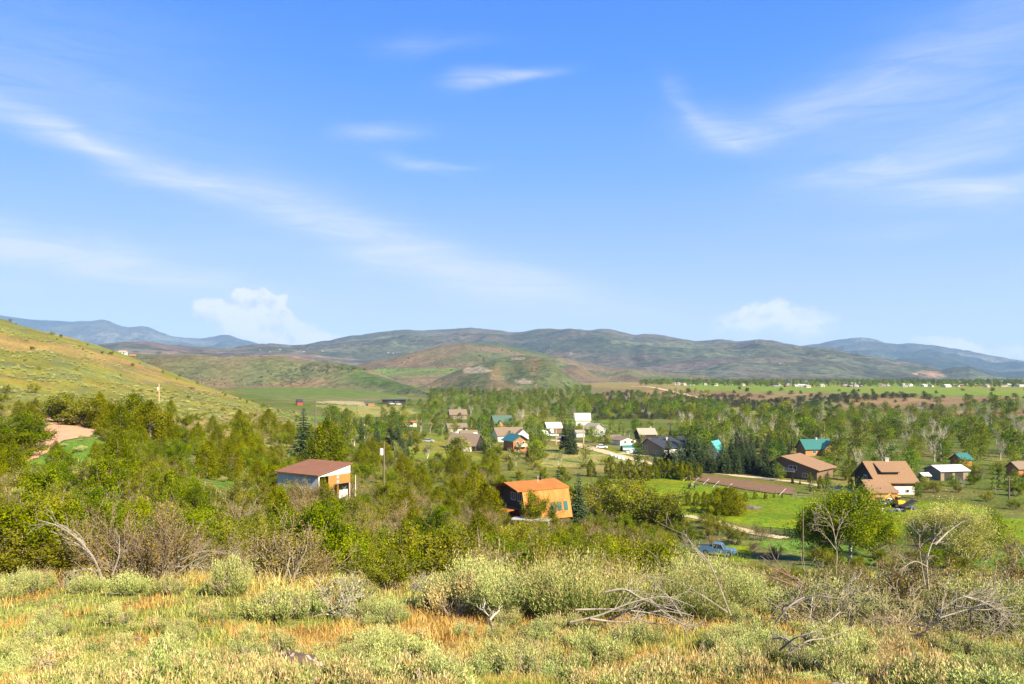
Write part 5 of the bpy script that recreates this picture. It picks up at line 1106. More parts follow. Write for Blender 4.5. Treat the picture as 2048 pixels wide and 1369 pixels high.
zone(-120, 600, 150, 380, 9, {'bush': 4, 'green': 1.2, 'olive': 1.5, 'sage': 4}, {'bush': (.6, 1.5), 'green': (1.2, 2.2), 'olive': (1.0, 2.0), 'sage': (.5, .9)}, 8, lambda x, y, px: (.7 if float(fbm(x*.02, y*.02, 220, 3)) > .53 else .10)*(1 if y < 230 else .6))
zone(-120, 480, 135, 200, 5.2, {'olive': 4, 'green': 3, 'juniper': 2, 'sage': 3}, {'olive': (1.8, 3.0), 'green': (1.8, 3.4), 'juniper': (2.5, 5), 'sage': (.7, 1.1)}, 9, lambda x, y, px: .8 if float(fbm(x*.03+7, y*.03, 221, 3)) > .47 else .15)
zone(860, 1330, 132, 235, 6.0, {'olive': 4, 'green': 4, 'hedge': 2, 'juniper': 1, 'aspen': 1}, {'olive': (1.8, 3.2), 'green': (2, 3.6), 'hedge': (2.4, 4), 'juniper': (3, 5), 'aspen': (4, 6)}, 10, lambda x, y, px: .8 if y < 190 else .45)
zone(660, 1010, 225, 400, 6.0, {'cotton': 4, 'aspen': 2, 'olive': 3, 'youngspruce': 1.4, 'green': 2}, {'cotton': (6, 9), 'aspen': (5, 7), 'olive': (2.4, 4), 'youngspruce': (4, 7), 'green': (2.5, 4)}, 11, lambda x, y, px: .95 if px > 850 or y > 300 else .6)
zone(1010, 1400, 235, 420, 6.6, {'cotton': 4, 'aspen': 2, 'youngspruce': 1.2, 'olive': 2}, {'cotton': (5, 8.5), 'aspen': (3.5, 6), 'youngspruce': (3.5, 6), 'olive': (2, 3)}, 12, lambda x, y, px: .75 if y > 300 else .7)
zone(1360, 1640, 228, 330, 7.5, {'spruce': 4, 'cotton': 3, 'youngspruce': 3}, {'spruce': (8, 11), 'cotton': (7, 9), 'youngspruce': (5, 8)}, 13, clear=True)
zone(1600, 1760, 196, 235, 6.0, {'cotton': 4, 'hedge': 3, 'youngspruce': 2}, {'cotton': (4, 6), 'hedge': (2.5, 4), 'youngspruce': (3, 5)}, 14)
zone(1830, 2200, 150, 240, 8.5, {'olive': 3, 'green': 2, 'cotton': 2}, {'olive': (2.2, 4), 'green': (2, 4), 'cotton': (4, 7)}, 15, lambda x, y, px: .6)
# riverside woods
rip = {'cotton': 7, 'bare': 2.4, 'poplar': .5, 'bush': 2.0}; rh = {'cotton': (6.5, 11), 'bare': (6, 10), 'poplar': (9, 12), 'bush': (2.5, 4)}
zone(1010, 1420, 415, 560, 10, rip, rh, 20, clump(.012, .42)); zone(1420, 2200, 300, 560, 8.8, rip, rh, 21, lambda x, y, px: 1 if float(fbm(x*.014, y*.014, 231, 3)) > .34 else .2)
zone(1640, 2200, 240, 300, 8.0, rip, {'cotton': (6, 10), 'bare': (6, 9), 'poplar': (9, 12), 'bush': (2.4, 4)}, 22)
zone(860, 1420, 560, 960, 11.5, {'cotton': 7, 'bare': 1.2, 'bush': 3}, {'cotton': (6, 10), 'bare': (6, 9), 'bush': (2.5, 4.5)}, 23, clump(.006, .46, 2))
zone(1420, 2200, 560, 640, 12, rip, rh, 24, clump(.01, .45, 3)); zone(760, 1000, 400, 760, 13, {'cotton': 3, 'bush': 5}, {'cotton': (6, 9), 'bush': (2, 4)}, 25, clump(.01, .52, 4))
zone(860, 1180, 960, 1180, 13, {'cotton': 7, 'bush': 2}, {'cotton': (7, 11), 'bush': (3, 5)}, 26); zone(1170, 1520, 640, 800, 13, {'cotton': 4, 'bush': 5}, {'cotton': (5, 9), 'bush': (2.5, 4)}, 27, clump(.008, .5, 6))
# brush on the terrace scarp
def scarp(x, y, px):
    z = float(H(x, y)); return (1 if float(fbm(x*.006+3, y*.012, 240, 3))+ss(-20,-27,z)*.10 > .555 else .01) if -29 < z < -18.9 else .003
zone(1180, 2200, 520, 1010, 7, {'darkbush': 1}, {'darkbush': (2.2, 4.6)}, 28, scarp)
# trees among the far town
zone(1280, 2150, 1230, 2300, 19, {'cotton': 1}, {'cotton': (6, 11)}, 29, lambda x, y, px: (.9 if float(fbm(x*.005, y*.003, 250, 3)) > .45 else .25)*(.3 if y < 1350 else .75 if y < 1550 else 1))
# scrub on the hills behind (on their own surfaces)
def hill_bushes(keys_, poly, n, hr, seed, kind='darkbush'):
    random.seed(seed); k = 0; xs = [p[0] for p in poly]; ys_ = [p[1] for p in poly]
    while k < n:
        k += 1; px = random.uniform(min(xs), max(xs)); py = random.uniform(min(ys_), max(ys_))
        if not inpoly(np.array([px]), np.array([py]), poly)[0]: continue
        l = hit(px, py, keys_)
        if l is None or float(fbm(l.x*.006, l.y*.006, 270, 3)) < .47: continue
        BIG.append((kind, random.randrange(2), l.x, l.y, l.z-.3, random.uniform(*hr), random.uniform(0, 6.28), 1.0))
NB0 = len(BIG)
hill_bushes(('A',), [(650,728),(720,735),(800,765),(880,800),(840,806),(760,790),(690,760)], 500, (1.2, 2.8), 31)
hill_bushes(('A',), [(300,715),(650,722),(700,760),(640,775),(400,770),(300,745)], 160, (1.2, 2.4), 32)
hill_bushes(('B2',), [(870,770),(1000,718),(1080,716),(1160,780),(900,790)], 150, (1.0, 2.6), 33)
hill_bushes(('B1',), [(760,728),(930,688),(1040,700),(1150,730),(900,745)], 140, (1.8, 4), 34)
BIG_H = BIG[NB0:]; BIG = BIG[:NB0]
# --- planted by hand where the photograph shows them
def man(kind, px, Y, top, wid=1.0, lab=None, grp=None, var=None):
    x, z = G(px, Y); h = (HY-top)/F*Y-z
    if lab: one(kind, var if var is not None else 0, x, Y, z, h, random.uniform(0, 6.28), wid, lab, grp)
    else: BIG.append((kind, random.randrange(len(PR[kind])), x, Y, z, h, random.uniform(0, 6.28), wid))
def one(kind, v, x, y, z, h, rot, wid, lab=None, grp=None):
    p = PR[kind][v]; s = h/p.h; nm, cat, desc = NAMES[kind]
    px = 1024+F*x/y
    if p.joined is not None:
        o = bpy.data.objects.new(nm, p.joined); COL.objects.link(o)
    else:
        o = bpy.data.objects.new(nm, None); o.empty_display_size = .2; COL.objects.link(o)
        for pn, me in p.parts:
            c = bpy.data.objects.new(pn, me); COL.objects.link(c); c.parent = o
    o.location = (x, y, z-.03*h); o.rotation_euler = (0, 0, rot); o.scale = (s*wid, s*wid, s); tag(o, lab, cat, grp)
    if not lab: AUTO.append((o, desc, x, y, z+h, h*wid*.5))
    return o
random.seed(77)
man('cotton_near', 1640, 116, 985, 1.0, 'leafy cottonwood just right of the tall pole by the iron fence'); man('cotton_near', 1700, 114, 946, 1.0, 'tallest bright cottonwood in front of the big chalet', var=1); man('cotton_near', 1748, 124, 998, 1.1, 'rounded cottonwood low in front of the orange garage')
man('willow', 1865, 104, 972, .95, 'large pale willow below the pole barn'); man('willow', 1935, 98, 985, .9, 'pale willow right of the largest pale willow', var=0)
man('cotton_near', 1975, 120, 1000, .8, 'green tree behind the right-hand pale willow')
man('spruce', 1115, 132, 936, .9, 'dark broad spruce right behind the orange gambrel house', var=0); man('spruce', 1157, 126, 938, .8, 'tall slim spruce at the right corner of the orange gambrel house', var=1)
man('aspen', 1106, 113, 985, .8, 'thin aspen against the orange cladding of the gambrel house'); man('green', 1070, 113, 984, .8, 'dense green tree in front of the orange gambrel house', var=0); man('juniper', 973, 112, 966, 1.3, 'bushy juniper at the left end of the orange gambrel house')
man('olive', 1100, 105, 1036, 1.2); man('olive', 1150, 110, 1034, 1.3); man('twiggy', 1125, 103, 1038, 1.3); man('twiggy', 1035, 100, 1046, 1.3); man('olive', 1000, 104, 1020, 1.0)
man('juniper', 648, 90, 955, .7, 'slim juniper in front of the metal shed opening'); man('olive', 668, 86, 986); man('twiggy', 612, 86, 960, 1.3); man('olive', 584, 86, 964, 1.4); man('olive', 560, 87, 958, 1.3); man('olive', 630, 86, 966, 1.3); man('twiggy', 596, 85, 966, 1.4)
man('spruce', 607, 152, 812, 1.1, 'dark conifer left of the tall dark pole', var=0); man('juniper', 655, 140, 838, 1.1)
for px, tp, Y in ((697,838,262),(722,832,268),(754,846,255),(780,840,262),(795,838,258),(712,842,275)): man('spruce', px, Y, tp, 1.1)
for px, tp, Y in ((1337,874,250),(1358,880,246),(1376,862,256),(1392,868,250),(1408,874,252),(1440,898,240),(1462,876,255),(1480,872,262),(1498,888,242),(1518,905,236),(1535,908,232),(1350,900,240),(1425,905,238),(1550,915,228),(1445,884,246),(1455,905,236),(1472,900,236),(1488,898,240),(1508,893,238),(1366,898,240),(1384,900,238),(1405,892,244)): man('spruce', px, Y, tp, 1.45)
for px, tp, Y in ((1396,846,285),(1412,858,290),(1386,856,300),(1350,868,300)): man('cotton', px, Y, tp, 1)
for px, tp in ((1182,918),(1222,912),(1243,920),(1258,918),(1272,925),(1291,922),(1308,926),(1322,915),(1337,918),(1352,922),(1366,922),(1378,924),(1396,926)): man('hedge', px, 222+random.uniform(-3, 3), tp, 1.15)
for px, tp, Y in ((1376,985,176),(1393,982,176),(1409,982,177),(1472,986,180),(1491,984,184),(1510,981,188),(1531,984,188),(1548,987,190),(1564,988,190)): man('hedge', px, Y, tp, 1.1)
for px in (1436, 1452, 1462): man('juniper', px, 166, 976, 1.5)
for px, tp, Y in ((1290,955,150),(1255,962,148),(1320,975,146),(1215,960,152),(1190,955,158)): man('olive', px, Y, tp, 1.5)
man('poplar', 1868, 1480, 756, .8, 'tall dark poplar spire standing over the far town')
for i, px in enumerate((1985, 1997, 2012, 2030)): man('poplar', px, 205, 935+i*4, .9)
for px, tp, Y, kd in ((1668,925,238,'cotton'),(1690,935,225,'cotton'),(1835,930,235,'cotton'),(1850,952,205,'cotton'),(1868,960,200,'olive'),(1905,950,212,'cotton'),(1932,938,240,'cotton'),(1948,930,235,'cotton'),(1965,935,228,'bare'),(1985,930,240,'cotton'),(2005,925,226,'cotton'),(2030,938,215,'cotton'),(2046,945,205,'cotton'),(1925,955,205,'bare'),(1418,885,268,'cotton'),(1448,880,272,'cotton'),(1545,915,236,'cotton'),(1560,925,222,'cotton'),(1640,950,215,'youngspruce'),(1655,958,212,'hedge'),(1620,945,218,'hedge'),(1600,958,214,'youngspruce'),(1585,950,216,'spruce'),(895,858,330,'cotton'),(905,880,288,'cotton'),(968,860,300,'cotton'),(975,880,285,'cotton'),(990,888,276,'green'),(1062,868,290,'cotton'),(1075,880,270,'cotton'),(880,848,360,'cotton'),(868,835,420,'cotton'),(940,838,440,'cotton'),(960,832,430,'cotton'),(980,838,400,'cotton'),(1130,838,300,'youngspruce'),(1140,835,296,'youngspruce'),(1146,848,290,'youngspruce'),(1212,852,400,'spruce'),(1222,845,420,'cotton')): man(kd, px, Y, tp, 1.0)
man('juniper', 268, 128, 788, 1.25, 'tallest broad juniper above the dirt road on the left'); man('juniper', 300, 122, 800, 1.2); man('juniper', 240, 118, 812, 1.2)
man('juniper', 190, 96, 885, .8); man('juniper', 112, 88, 882, .8); man('green', 45, 96, 828, 1.3); man('green', 12, 92, 838, 1.5); man('olive', 76, 100, 850, .9)
man('olive', 150, 140, 782, 1.9); man('olive', 175, 138, 788, 1.8); man('olive', 128, 142, 790, 1.7); man('juniper', 200, 135, 790, 1.1)
# --- sagebrush belt at the lip of the slope, and the front meadow
random.seed(31)
def sg(kind, px, Y, h, wid=1.0, v=None, lab=None):
    x, z = G(px, Y); p = PR[kind]; one(kind, v if v is not None else random.randrange(len(p)), x, Y, z, h, random.uniform(0, 6.28), wid, lab)
sg('sagetall', 1160, 15.2, 1.28, 1.1, 0, 'largest golden-topped sagebrush in the middle of the front slope'); sg('sagetall', 1110, 15.8, 1.0, 1, 0); sg('sagetall', 1215, 15.6, 1.05, 1, 0)
sg('sage', 560, 15.5, .85, 1.05, 0, 'rounded pale spiky sagebrush left of the centre foreground'); sg('sage', 600, 15.8, .72, 1, 1)
sg('drysage', 675, 16.2, .95, 1.2, 1, 'grey twiggy sagebrush right of the rounded spiky sagebrush'); sg('drysage', 905, 15.8, .8, 1.1, 0)
sg('sagetall', 1010, 15.5, 1.0, 1.1, 1); sg('sagetall', 955, 16.5, 1.15, 1, 1); sg('sagetall', 1340, 16, .95, 1, 1); sg('sagetall', 1400, 16.5, 1.2, 1.0, 1); sg('sagetall', 1450, 16.0, .95, 1.0, 1); sg('sagetall', 1375, 15, .95, 1.1, 0)
sg('sagetall', 1500, 16.5, .85, 1.1, 1); sg('sage', 1600, 17, .8, 1.1, 0); sg('sage', 1650, 17, .8, 1.1); sg('sagetall', 1945, 16, 1.0, 1.2, 1); sg('sagetall', 2020, 15.5, 1.0, 1.2, 1); sg('drysage', 1830, 7.6, .6, .8, 0, 'straw-coloured spiky tuft in the lower right grass')
sg('sage', 250, 19, .7); sg('sage', 345, 18.6, .62); sg('sage', 170, 19.5, .6); sg('sage', 452, 18.5, .95, .8, 2, 'small upright sagebrush left of the dark shrubs, at the meadow edge'); sg('sage', 60, 19.5, .65); sg('sage', 10, 19, .6)
for k in range(26):
    px = random.uniform(380, 2100); Y = random.uniform(15.5, 23); sg(random.choice(['sage', 'sage', 'sage', 'drysage']), px, Y, random.uniform(.4, .75))
for k in range(40):
    px = random.uniform(-60, 2120); Y = random.uniform(18.5, 26); sg(random.choice(['sage', 'sage', 'drysage']), px, Y, random.uniform(.4, .7))
for k in range(26):
    px = random.uniform(1230, 2100); Y = random.uniform(16.2, 22); sg(random.choice(['sage', 'sagetall']), px, Y, random.uniform(.45, .75), 1.0)
for k in range(75):
    px = random.uniform(-60, 2110); Y = 1/random.uniform(1/16., 1/8.5); sg('sage', px, Y, random.uniform(.28, .5), 1.0)
for k in range(215):
    px = random.uniform(-60, 2110); Y = 1/random.uniform(1/17., 1/5.2)
    if float(fbm(px*.004, Y*.5, 300, 3)) < .44 and random.random() < .7: continue
    sg('tuft', px, Y, random.uniform(.18, .36), random.uniform(.9, 1.3))
# --- realise the big plants: nearest 300 of a kind as individuals, the rest as stuff
byk = {}
for c in BIG: byk.setdefault(NAMES[c[0]][0], []).append(c)
STUFF = {}
for nm, L_ in byk.items():
    L_.sort(key=lambda c: -c[5]/c[3])
    for c in L_[:300]: one(c[0], c[1], *c[2:8])
    for c in L_[300:]: STUFF.setdefault(nm, []).append(c)
for c in BIG_H: STUFF.setdefault('hill_scrub', []).append(c)
def stuff(name, items, label, cat):
    pts = [(c[2], c[3], c[4]-.03*c[5]) for c in items]; me = bpy.data.meshes.new(name); me.from_pydata(pts, [], []); n = len(pts)
    keys_ = sorted({(c[0], c[1]) for c in items}); ix = {k: i for i, k in enumerate(keys_)}
    a = me.attributes.new('idx', 'INT', 'POINT'); a.data.foreach_set('value', [ix[(c[0], c[1])] for c in items])
    a = me.attributes.new('rot', 'FLOAT_VECTOR', 'POINT'); a.data.foreach_set('vector', np.array([(0, 0, c[6]) for c in items], np.float32).ravel())
    a = me.attributes.new('scl', 'FLOAT_VECTOR', 'POINT'); sc_ = [c[5]/PR[c[0]][c[1]].h for c in items]; a.data.foreach_set('vector', np.array([(s*c[7], s*c[7], s) for s, c in zip(sc_, items)], np.float32).ravel())
    o = bpy.data.objects.new(name, me); COL.objects.link(o); tag(o, label, cat, kind='stuff')
    ng = bpy.data.node_groups.new(name, 'GeometryNodeTree'); ng.interface.new_socket('Geometry', in_out='INPUT', socket_type='NodeSocketGeometry'); ng.interface.new_socket('Geometry', in_out='OUTPUT', socket_type='NodeSocketGeometry')
    gi = ng.nodes.new('NodeGroupInput'); go = ng.nodes.new('NodeGroupOutput'); jn = ng.nodes.new('GeometryNodeJoinGeometry')
    mp = ng.nodes.new('GeometryNodeMeshToPoints'); ng.links.new(gi.outputs[0], mp.inputs[0])
    def named(nm, ty):
        q = ng.nodes.new('GeometryNodeInputNamedAttribute'); q.data_type = ty; q.inputs[0].default_value = nm; return q.outputs[0]
    idx = named('idx', 'INT'); rot = named('rot', 'FLOAT_VECTOR'); scl = named('scl', 'FLOAT_VECTOR')
    for (k, v), i in ix.items():
        p = PR[k][v]; meshes = [p.joined] if p.joined is not None else [m for _, m in p.parts]
        for me_ in meshes:
            src_ = bpy.data.objects.new('source_'+k, me_); oi = ng.nodes.new('GeometryNodeObjectInfo'); oi.inputs[0].default_value = src_; oi.inputs['As Instance'].default_value = True
            cp = ng.nodes.new('FunctionNodeCompare'); cp.data_type = 'INT'; cp.operation = 'EQUAL'; ng.links.new(idx, cp.inputs[2]); cp.inputs[3].default_value = i
            io = ng.nodes.new('GeometryNodeInstanceOnPoints'); ng.links.new(mp.outputs[0], io.inputs['Points']); ng.links.new(cp.outputs[0], io.inputs['Selection'])
            ng.links.new(oi.outputs['Geometry'], io.inputs['Instance']); ng.links.new(rot, io.inputs['Rotation']); ng.links.new(scl, io.inputs['Scale']); ng.links.new(io.outputs[0], jn.inputs[0])
    ng.links.new(jn.outputs[0], go.inputs[0]); md = o.modifiers.new('scatter', 'NODES'); md.node_group = ng
SL = {'leafy_shrub': ('olive thicket of leafy shrubs filling the slope', 'thicket'), 'twiggy_shrub': ('brownish twiggy scrub filling the slope', 'thicket'), 'green_shrub': ('green undergrowth among the shrubs', 'thicket'), 'juniper_tree': ('farther junipers on the slope', 'juniper wood'),
      'cottonwood_tree': ('far-off green cottonwood woods along the valley floor and town', 'woods'), 'budding_tree': ('pale budding trees through the far riverside woods', 'woods'), 'low_bush': ('low bushes along the far woods and slopes', 'bushes'), 'brush_clump': ('dark brush on the brown terrace scarp', 'brush'),
      'sagebrush': ('sagebrush scattered over the slope', 'sagebrush'), 'hill_scrub': ('dark scrub dotted over the far hillsides', 'scrub')}
for nm, it in STUFF.items():
    l_, c_ = SL.get(nm, ('distant plants of the valley', 'plants')); stuff({'hill_scrub': 'hill_scrub', 'cottonwood_tree': 'distant_woods', 'budding_tree': 'distant_budding_woods'}.get(nm, nm+'_cover'), it, l_, c_)
print('BIG', len(BIG), {k: len(v) for k, v in byk.items()}, 'stuff', {k: len(v) for k, v in STUFF.items()})
# --- sage cover of the left hillside and glades: too many to count
rg = np.random.default_rng(5); it = []
for _ in range(2600):
    y = math.sqrt(rg.uniform(28**2, 330**2)); px = rg.uniform(-100, 620) if y > 130 else rg.uniform(-100, 1500); x = (px-1024)/F*y
    if y > 130 and float(fbm(x*.05, y*.05, 260, 3)) < .47: continue
    z = float(H(x, y))
    if on_lawn(x, y, z) or any(((P[:, 0]-x)**2+(P[:, 1]-y)**2).min() < 12 for P, w in ROADS[:1]): continue
    it.append(('sage', int(rg.integers(3)), x, y, z, float(rg.uniform(.4, .95)), float(rg.uniform(0, 6.28)), 1.0))
stuff('sagebrush_cover', it, 'grey-green sagebrush cover over the left hillside and glades', 'sagebrush')
# --- meadow grass
M['gstraw'] = leaf_mat('straw_grass', [(0,(.22,.15,.05)),(.5,(.50,.38,.13)),(1,(.66,.53,.22))], .02, .1, .3, k=.98)
M['gorange'] = leaf_mat('red_cheatgrass', [(0,(.30,.14,.045)),(.5,(.48,.30,.10)),(1,(.62,.43,.17))], .02, .1, .3)
M['ggreen'] = leaf_mat('pale_green_grass', [(0,(.11,.14,.03)),(.5,(.30,.33,.08)),(1,(.46,.48,.17))], .02, .1, .3, k=.98)
def grass(n, y0, y1, hlo, hhi, wmul, seed, name, label, px0=-350, px1=2450, far=False):
    r = np.random.default_rng(seed); Y = 1/r.uniform(1/y1, 1/y0, n); px = r.uniform(px0, px1, n); x = (px-1024)/F*Y
    z = H(x, Y); c1 = fbm(x*.5, Y*.5, 21, 4); c2 = fbm(x*.18, Y*.18, 22, 4); c3 = fbm(x*1.7, Y*1.7, 44, 3)
    keep = c3+r.random(n)*.35 > .48
    for rx_, ry_, rr_ in ROCKS: keep &= ((x-rx_)**2+((Y-ry_+.12)*.7)**2) > rr_**2
    x, Y, z, c1, c2, c3 = [a[keep] for a in (x, Y, z, c1, c2, c3)]; n = len(x)
    rr = r.random(n); mat = np.where(rr < ss(.38, .54, c2)*.62+.22, 2, 0); mat = np.where((r.random(n) < ss(.56, .66, c1)*.75), 1, mat)
    h = r.uniform(hlo, hhi, n)*(.6+.9*c3)*np.where(mat == 2, .8, 1); w = (.0012+.00042*Y)*wmul*r.uniform(.7, 1.3, n)
    a = r.uniform(0, 6.28, n); ln = r.normal(0, .25, (n, 2))*h[:, None]+np.array([-.06, 0])*h[:, None]
    side = np.stack([np.cos(a), np.sin(a)*.4, a*0], 1); side /= np.linalg.norm(side, axis=1)[:, None]; side *= w[:, None]
    B = np.stack([x, Y, z-.02], 1); Mx = B+np.c_[ln*.35, h*.55]; T = B+np.c_[ln, h]
    V = np.stack([B-side, B+side, Mx+side*.8, Mx-side*.8, T], 1).reshape(-1, 3); i0 = np.arange(n)*5; v = np.clip(r.random(n)*.8+(c3-.5)*.9+.1, 0, 1)
    b = MB(); b.V.append(V); b.n = len(V); b.val.append(np.repeat(v, 5))
    q = np.stack([i0, i0+1, i0+2, i0+3], 1); t = np.stack([i0+3, i0+2, i0+4], 1)
    for m in range(3):
        k = mat == m
        if k.any(): b.Fc.append((q[k], m)); b.Fc.append((t[k], m))
    o = b.build(name, [M['gstraw'], M['gorange'], M['ggreen']]); tag(o, label, 'grass', kind='stuff')
grass(420000, 3.6, 21, .06, .19, 1.0, 61, 'meadow_grass', 'straw, rust and pale green grass over the front meadow')
grass(60000, 21, 90, .25, .55, 1.1, 62, 'slope_grass', 'grass between the shrubs on the slope', -120, 2170)
# ================================================================== dead wood
def limb(mb, pts, Y, r, dj=.5, tw=2, mat=0, depth=1, seed=0):
    """limb through photo points at a depth; dj = depth wander"""
    n = len(pts); yy = Y+np.cumsum(np.random.default_rng(seed).normal(0, dj/n, n)); P = np.array([((a-1024)/F*y, y, (HY-b)/F*y) for (a, b), y in zip(pts, yy)])
    s = np.linspace(0, 1, n*4); Q = np.stack([np.interp(s, np.linspace(0, 1, n), P[:, k]) for k in range(3)], 1)
    for _ in range(3): Q[1:-1] = (Q[:-2]+2*Q[1:-1]+Q[2:])/4
    mb.tube(Q, np.linspace(r, r*.25, len(Q)), 5, mat)
    if depth > 0:
        L_ = np.linalg.norm(Q[-1]-Q[0])
        for k in range(tw):
            i = random.randint(len(Q)//4, len(Q)-2); d = unit(Q[i+1]-Q[i]); sd = unit(np.cross(d, [random.gauss(0, 1), random.gauss(0, 1), random.gauss(0, 1)]))
            tips = []; grow(mb, Q[i], unit(d+sd*.8), L_*random.uniform(.18, .4), r*.4*(1-.6*i/len(Q)), depth, .8, .0, 5, tips, (2, 3), .55, 4, mat, .2, .003)
random.seed(91)
b = MB()
for i, pts in enumerate([[(1140,1245),(1200,1232),(1260,1205),(1330,1190),(1390,1215)],[(1150,1220),(1230,1218),(1300,1226),(1350,1240),(1392,1262)],[(1210,1185),(1250,1176),(1285,1200),(1330,1215),(1385,1232)],[(1210,1245),(1250,1225),(1300,1200),(1330,1185)],
                         [(1235,1260),(1270,1235),(1320,1220),(1365,1228)],[(1300,1200),(1340,1236),(1392,1262)],[(1265,1230),(1290,1245),(1330,1250),(1370,1240)],[(1180,1238),(1240,1246),(1300,1240)]]):
    limb(b, pts, 13.2+random.uniform(-.4, .4), .022, .5, 7, seed=i)
o = b.build('branch_pile', M['dead']); tag(o, 'bleached heap of dead branches in the grass right of centre', 'branch pile')
def dead(label, limbs, Y, mat='dead', r=.024, tw=5, name='dead_branch', leaves=0, depth=1):
    b = MB()
    for i, pts in enumerate(limbs): limb(b, pts, Y+random.uniform(-.3, .3), r*random.uniform(.7, 1.1), .5, tw, seed=i+len(label), depth=depth)
    o = b.build(name, M[mat]); return tag(o, label, 'dead branch')
dead('thin pale snag arching up left from the grass beside the branch pile', [[(1462,1232),(1440,1175),(1420,1125),(1385,1090),(1365,1062)],[(1455,1225),(1400,1188),(1345,1160),(1280,1150)],[(1362,1232),(1340,1195),(1305,1168)],[(1410,1122),(1388,1098),(1372,1070)]], 13.5, r=.017, tw=3)
dead('spray of bleached limbs leaning left over the red twiggy shrub', [[(205,1160),(190,1120),(165,1085),(120,1052),(75,1040)],[(185,1112),(150,1085),(100,1062)],[(215,1165),(180,1135),(140,1145),(110,1185)],[(225,1150),(240,1110),(238,1070)],[(170,1090),(140,1060),(110,1045)]], 20.5, r=.03, tw=7)
dead('pale dry twigs arching right of the red twiggy shrub', [[(350,1150),(390,1120),(430,1105),(475,1098)],[(350,1135),(400,1130),(450,1150)],[(360,1120),(410,1100),(465,1110)]], 21, r=.018, tw=7)
dead('reddish fallen limbs left of the large dead shrub', [[(1610,1178),(1560,1140),(1520,1112)],[(1615,1172),(1575,1150),(1500,1118)],[(1612,1182),(1560,1160),(1500,1140)],[(1600,1170),(1550,1122),(1535,1085)]], 14.5, 'reddead', .02, 5)
dead('bare forked sapling rising against the bright cottonwood', [[(1672,1150),(1675,1105),(1668,1060),(1650,1035),(1622,1020)],[(1670,1085),(1680,1050),(1700,1020)],[(1668,1062),(1660,1030),(1640,1005)],[(1672,1100),(1650,1070),(1615,1050)]], 17, 'twig', .012, 6)
dead('pale curved stems standing right of the large dead shrub', [[(1858,1180),(1852,1120),(1866,1080),(1885,1060)],[(1850,1170),(1840,1110),(1838,1060)],[(1856,1135),(1830,1120),(1800,1140)],[(1870,1090),(1900,1060),(1925,1045)]], 15.5, 'dead', .02, 6)
dead('long grey limbs arching to the right edge over the grass', [[(1870,1230),(1920,1192),(1960,1198),(2010,1232),(2060,1280)],[(1880,1236),(1945,1216),(1985,1200),(2040,1240)],[(1925,1195),(1980,1180),(2040,1180)],[(1925,1192),(1985,1210),(2035,1260)],[(1900,1210),(1960,1222),(2020,1215)]], 13, 'dead', .016, 12)
dead('gnarled pale roots and sticks in the lower right grass', [[(1580,1308),(1615,1280),(1655,1278),(1712,1252)],[(1560,1300),(1590,1275),(1640,1262)],[(1640,1325),(1655,1292),(1700,1290)],[(1600,1300),(1570,1275),(1545,1278)]], 9.8, 'dead', .02, 6)
dead('thick pale limb curving over the left of the large dead shrub', [[(1552,1245),(1575,1215),(1605,1195),(1632,1190),(1680,1200),(1700,1185)],[(1625,1192),(1622,1225),(1618,1255)],[(1655,1245),(1680,1225),(1695,1200)],[(1580,1235),(1560,1215),(1600,1200)]], 12.2, 'dead', .018, 8)
dead('small white forked root standing in the mid front grass', [[(985,1262),(980,1235),(968,1222),(955,1215)],[(980,1240),(992,1226),(1000,1222)]], 11, 'pale', .02, 4)
dead('little scatter of grey sticks at the lower left', [[(80,1330),(95,1324),(112,1329)],[(85,1326),(100,1332)]], 7.5, 'dead', .008, 3)
M['darkleaf'] = leaf_mat('dark_sparse_leaves', [(0,(.04,.045,.015)),(.5,(.10,.115,.03)),(1,(.20,.21,.07))])
# the large dead shrub: grey tangle with sparse dark leaves
random.seed(17); b = MB(); lf = MB(); tips = []; Y0 = 14.2; cx, cz = G(1730, Y0)
for k in range(64):
    a = random.uniform(0, 6.28); ox, oy, hh_ = random.choice([(-1.0, .3, .85), (0, 0, 1.0), (.25, .6, 1.15), (1.25, .5, 1.0), (2.0, .8, .8)]); q = random.uniform(0, .8); el_ = random.uniform(.2, 1.3); bx_, by_ = cx+ox+math.cos(a)*q, Y0+oy+math.sin(a)*q*.6
    grow(b, (bx_, by_, float(H(bx_, by_))-.1), (math.cos(a)*1.0, math.sin(a)*.6, el_), random.uniform(.6, 1.05)*hh_, .014, 2, .9, .0, 5, tips, (4, 5), .62, 3, 0 if k % 3 == 0 else 1, .24, .0035)
P = scatter_on(tips, 7000, .05); P = P[fbm(P[:, 0]*1.2, P[:, 2]*1.6, 3, 2) > .46]; lf.leaves(P, .042, 0, None, .7)
t = thing('dead_shrub', 'large grey tangled half-dead shrub with sparse dark leaves, lower right', 'shrub', (0, 0, 0)); b.build('stems', [M['dead'], M['twig']], t); lf.build('foliage', M['darkleaf'], t)
for (px, Y, h_, lab) in ((2030, 17.5, 2.0, 'dark sparse-leaved shrub cut by the right edge'), (1790, 19, 1.9, 'dark leafy scrub rising behind the large dead shrub'), (1640, 19, 1.4, 'dark leafy scrub left behind the large dead shrub')):
    x, z = G(px, Y); one('twiggy', 0, x, Y, z, h_, 1.3, 1.0, lab)
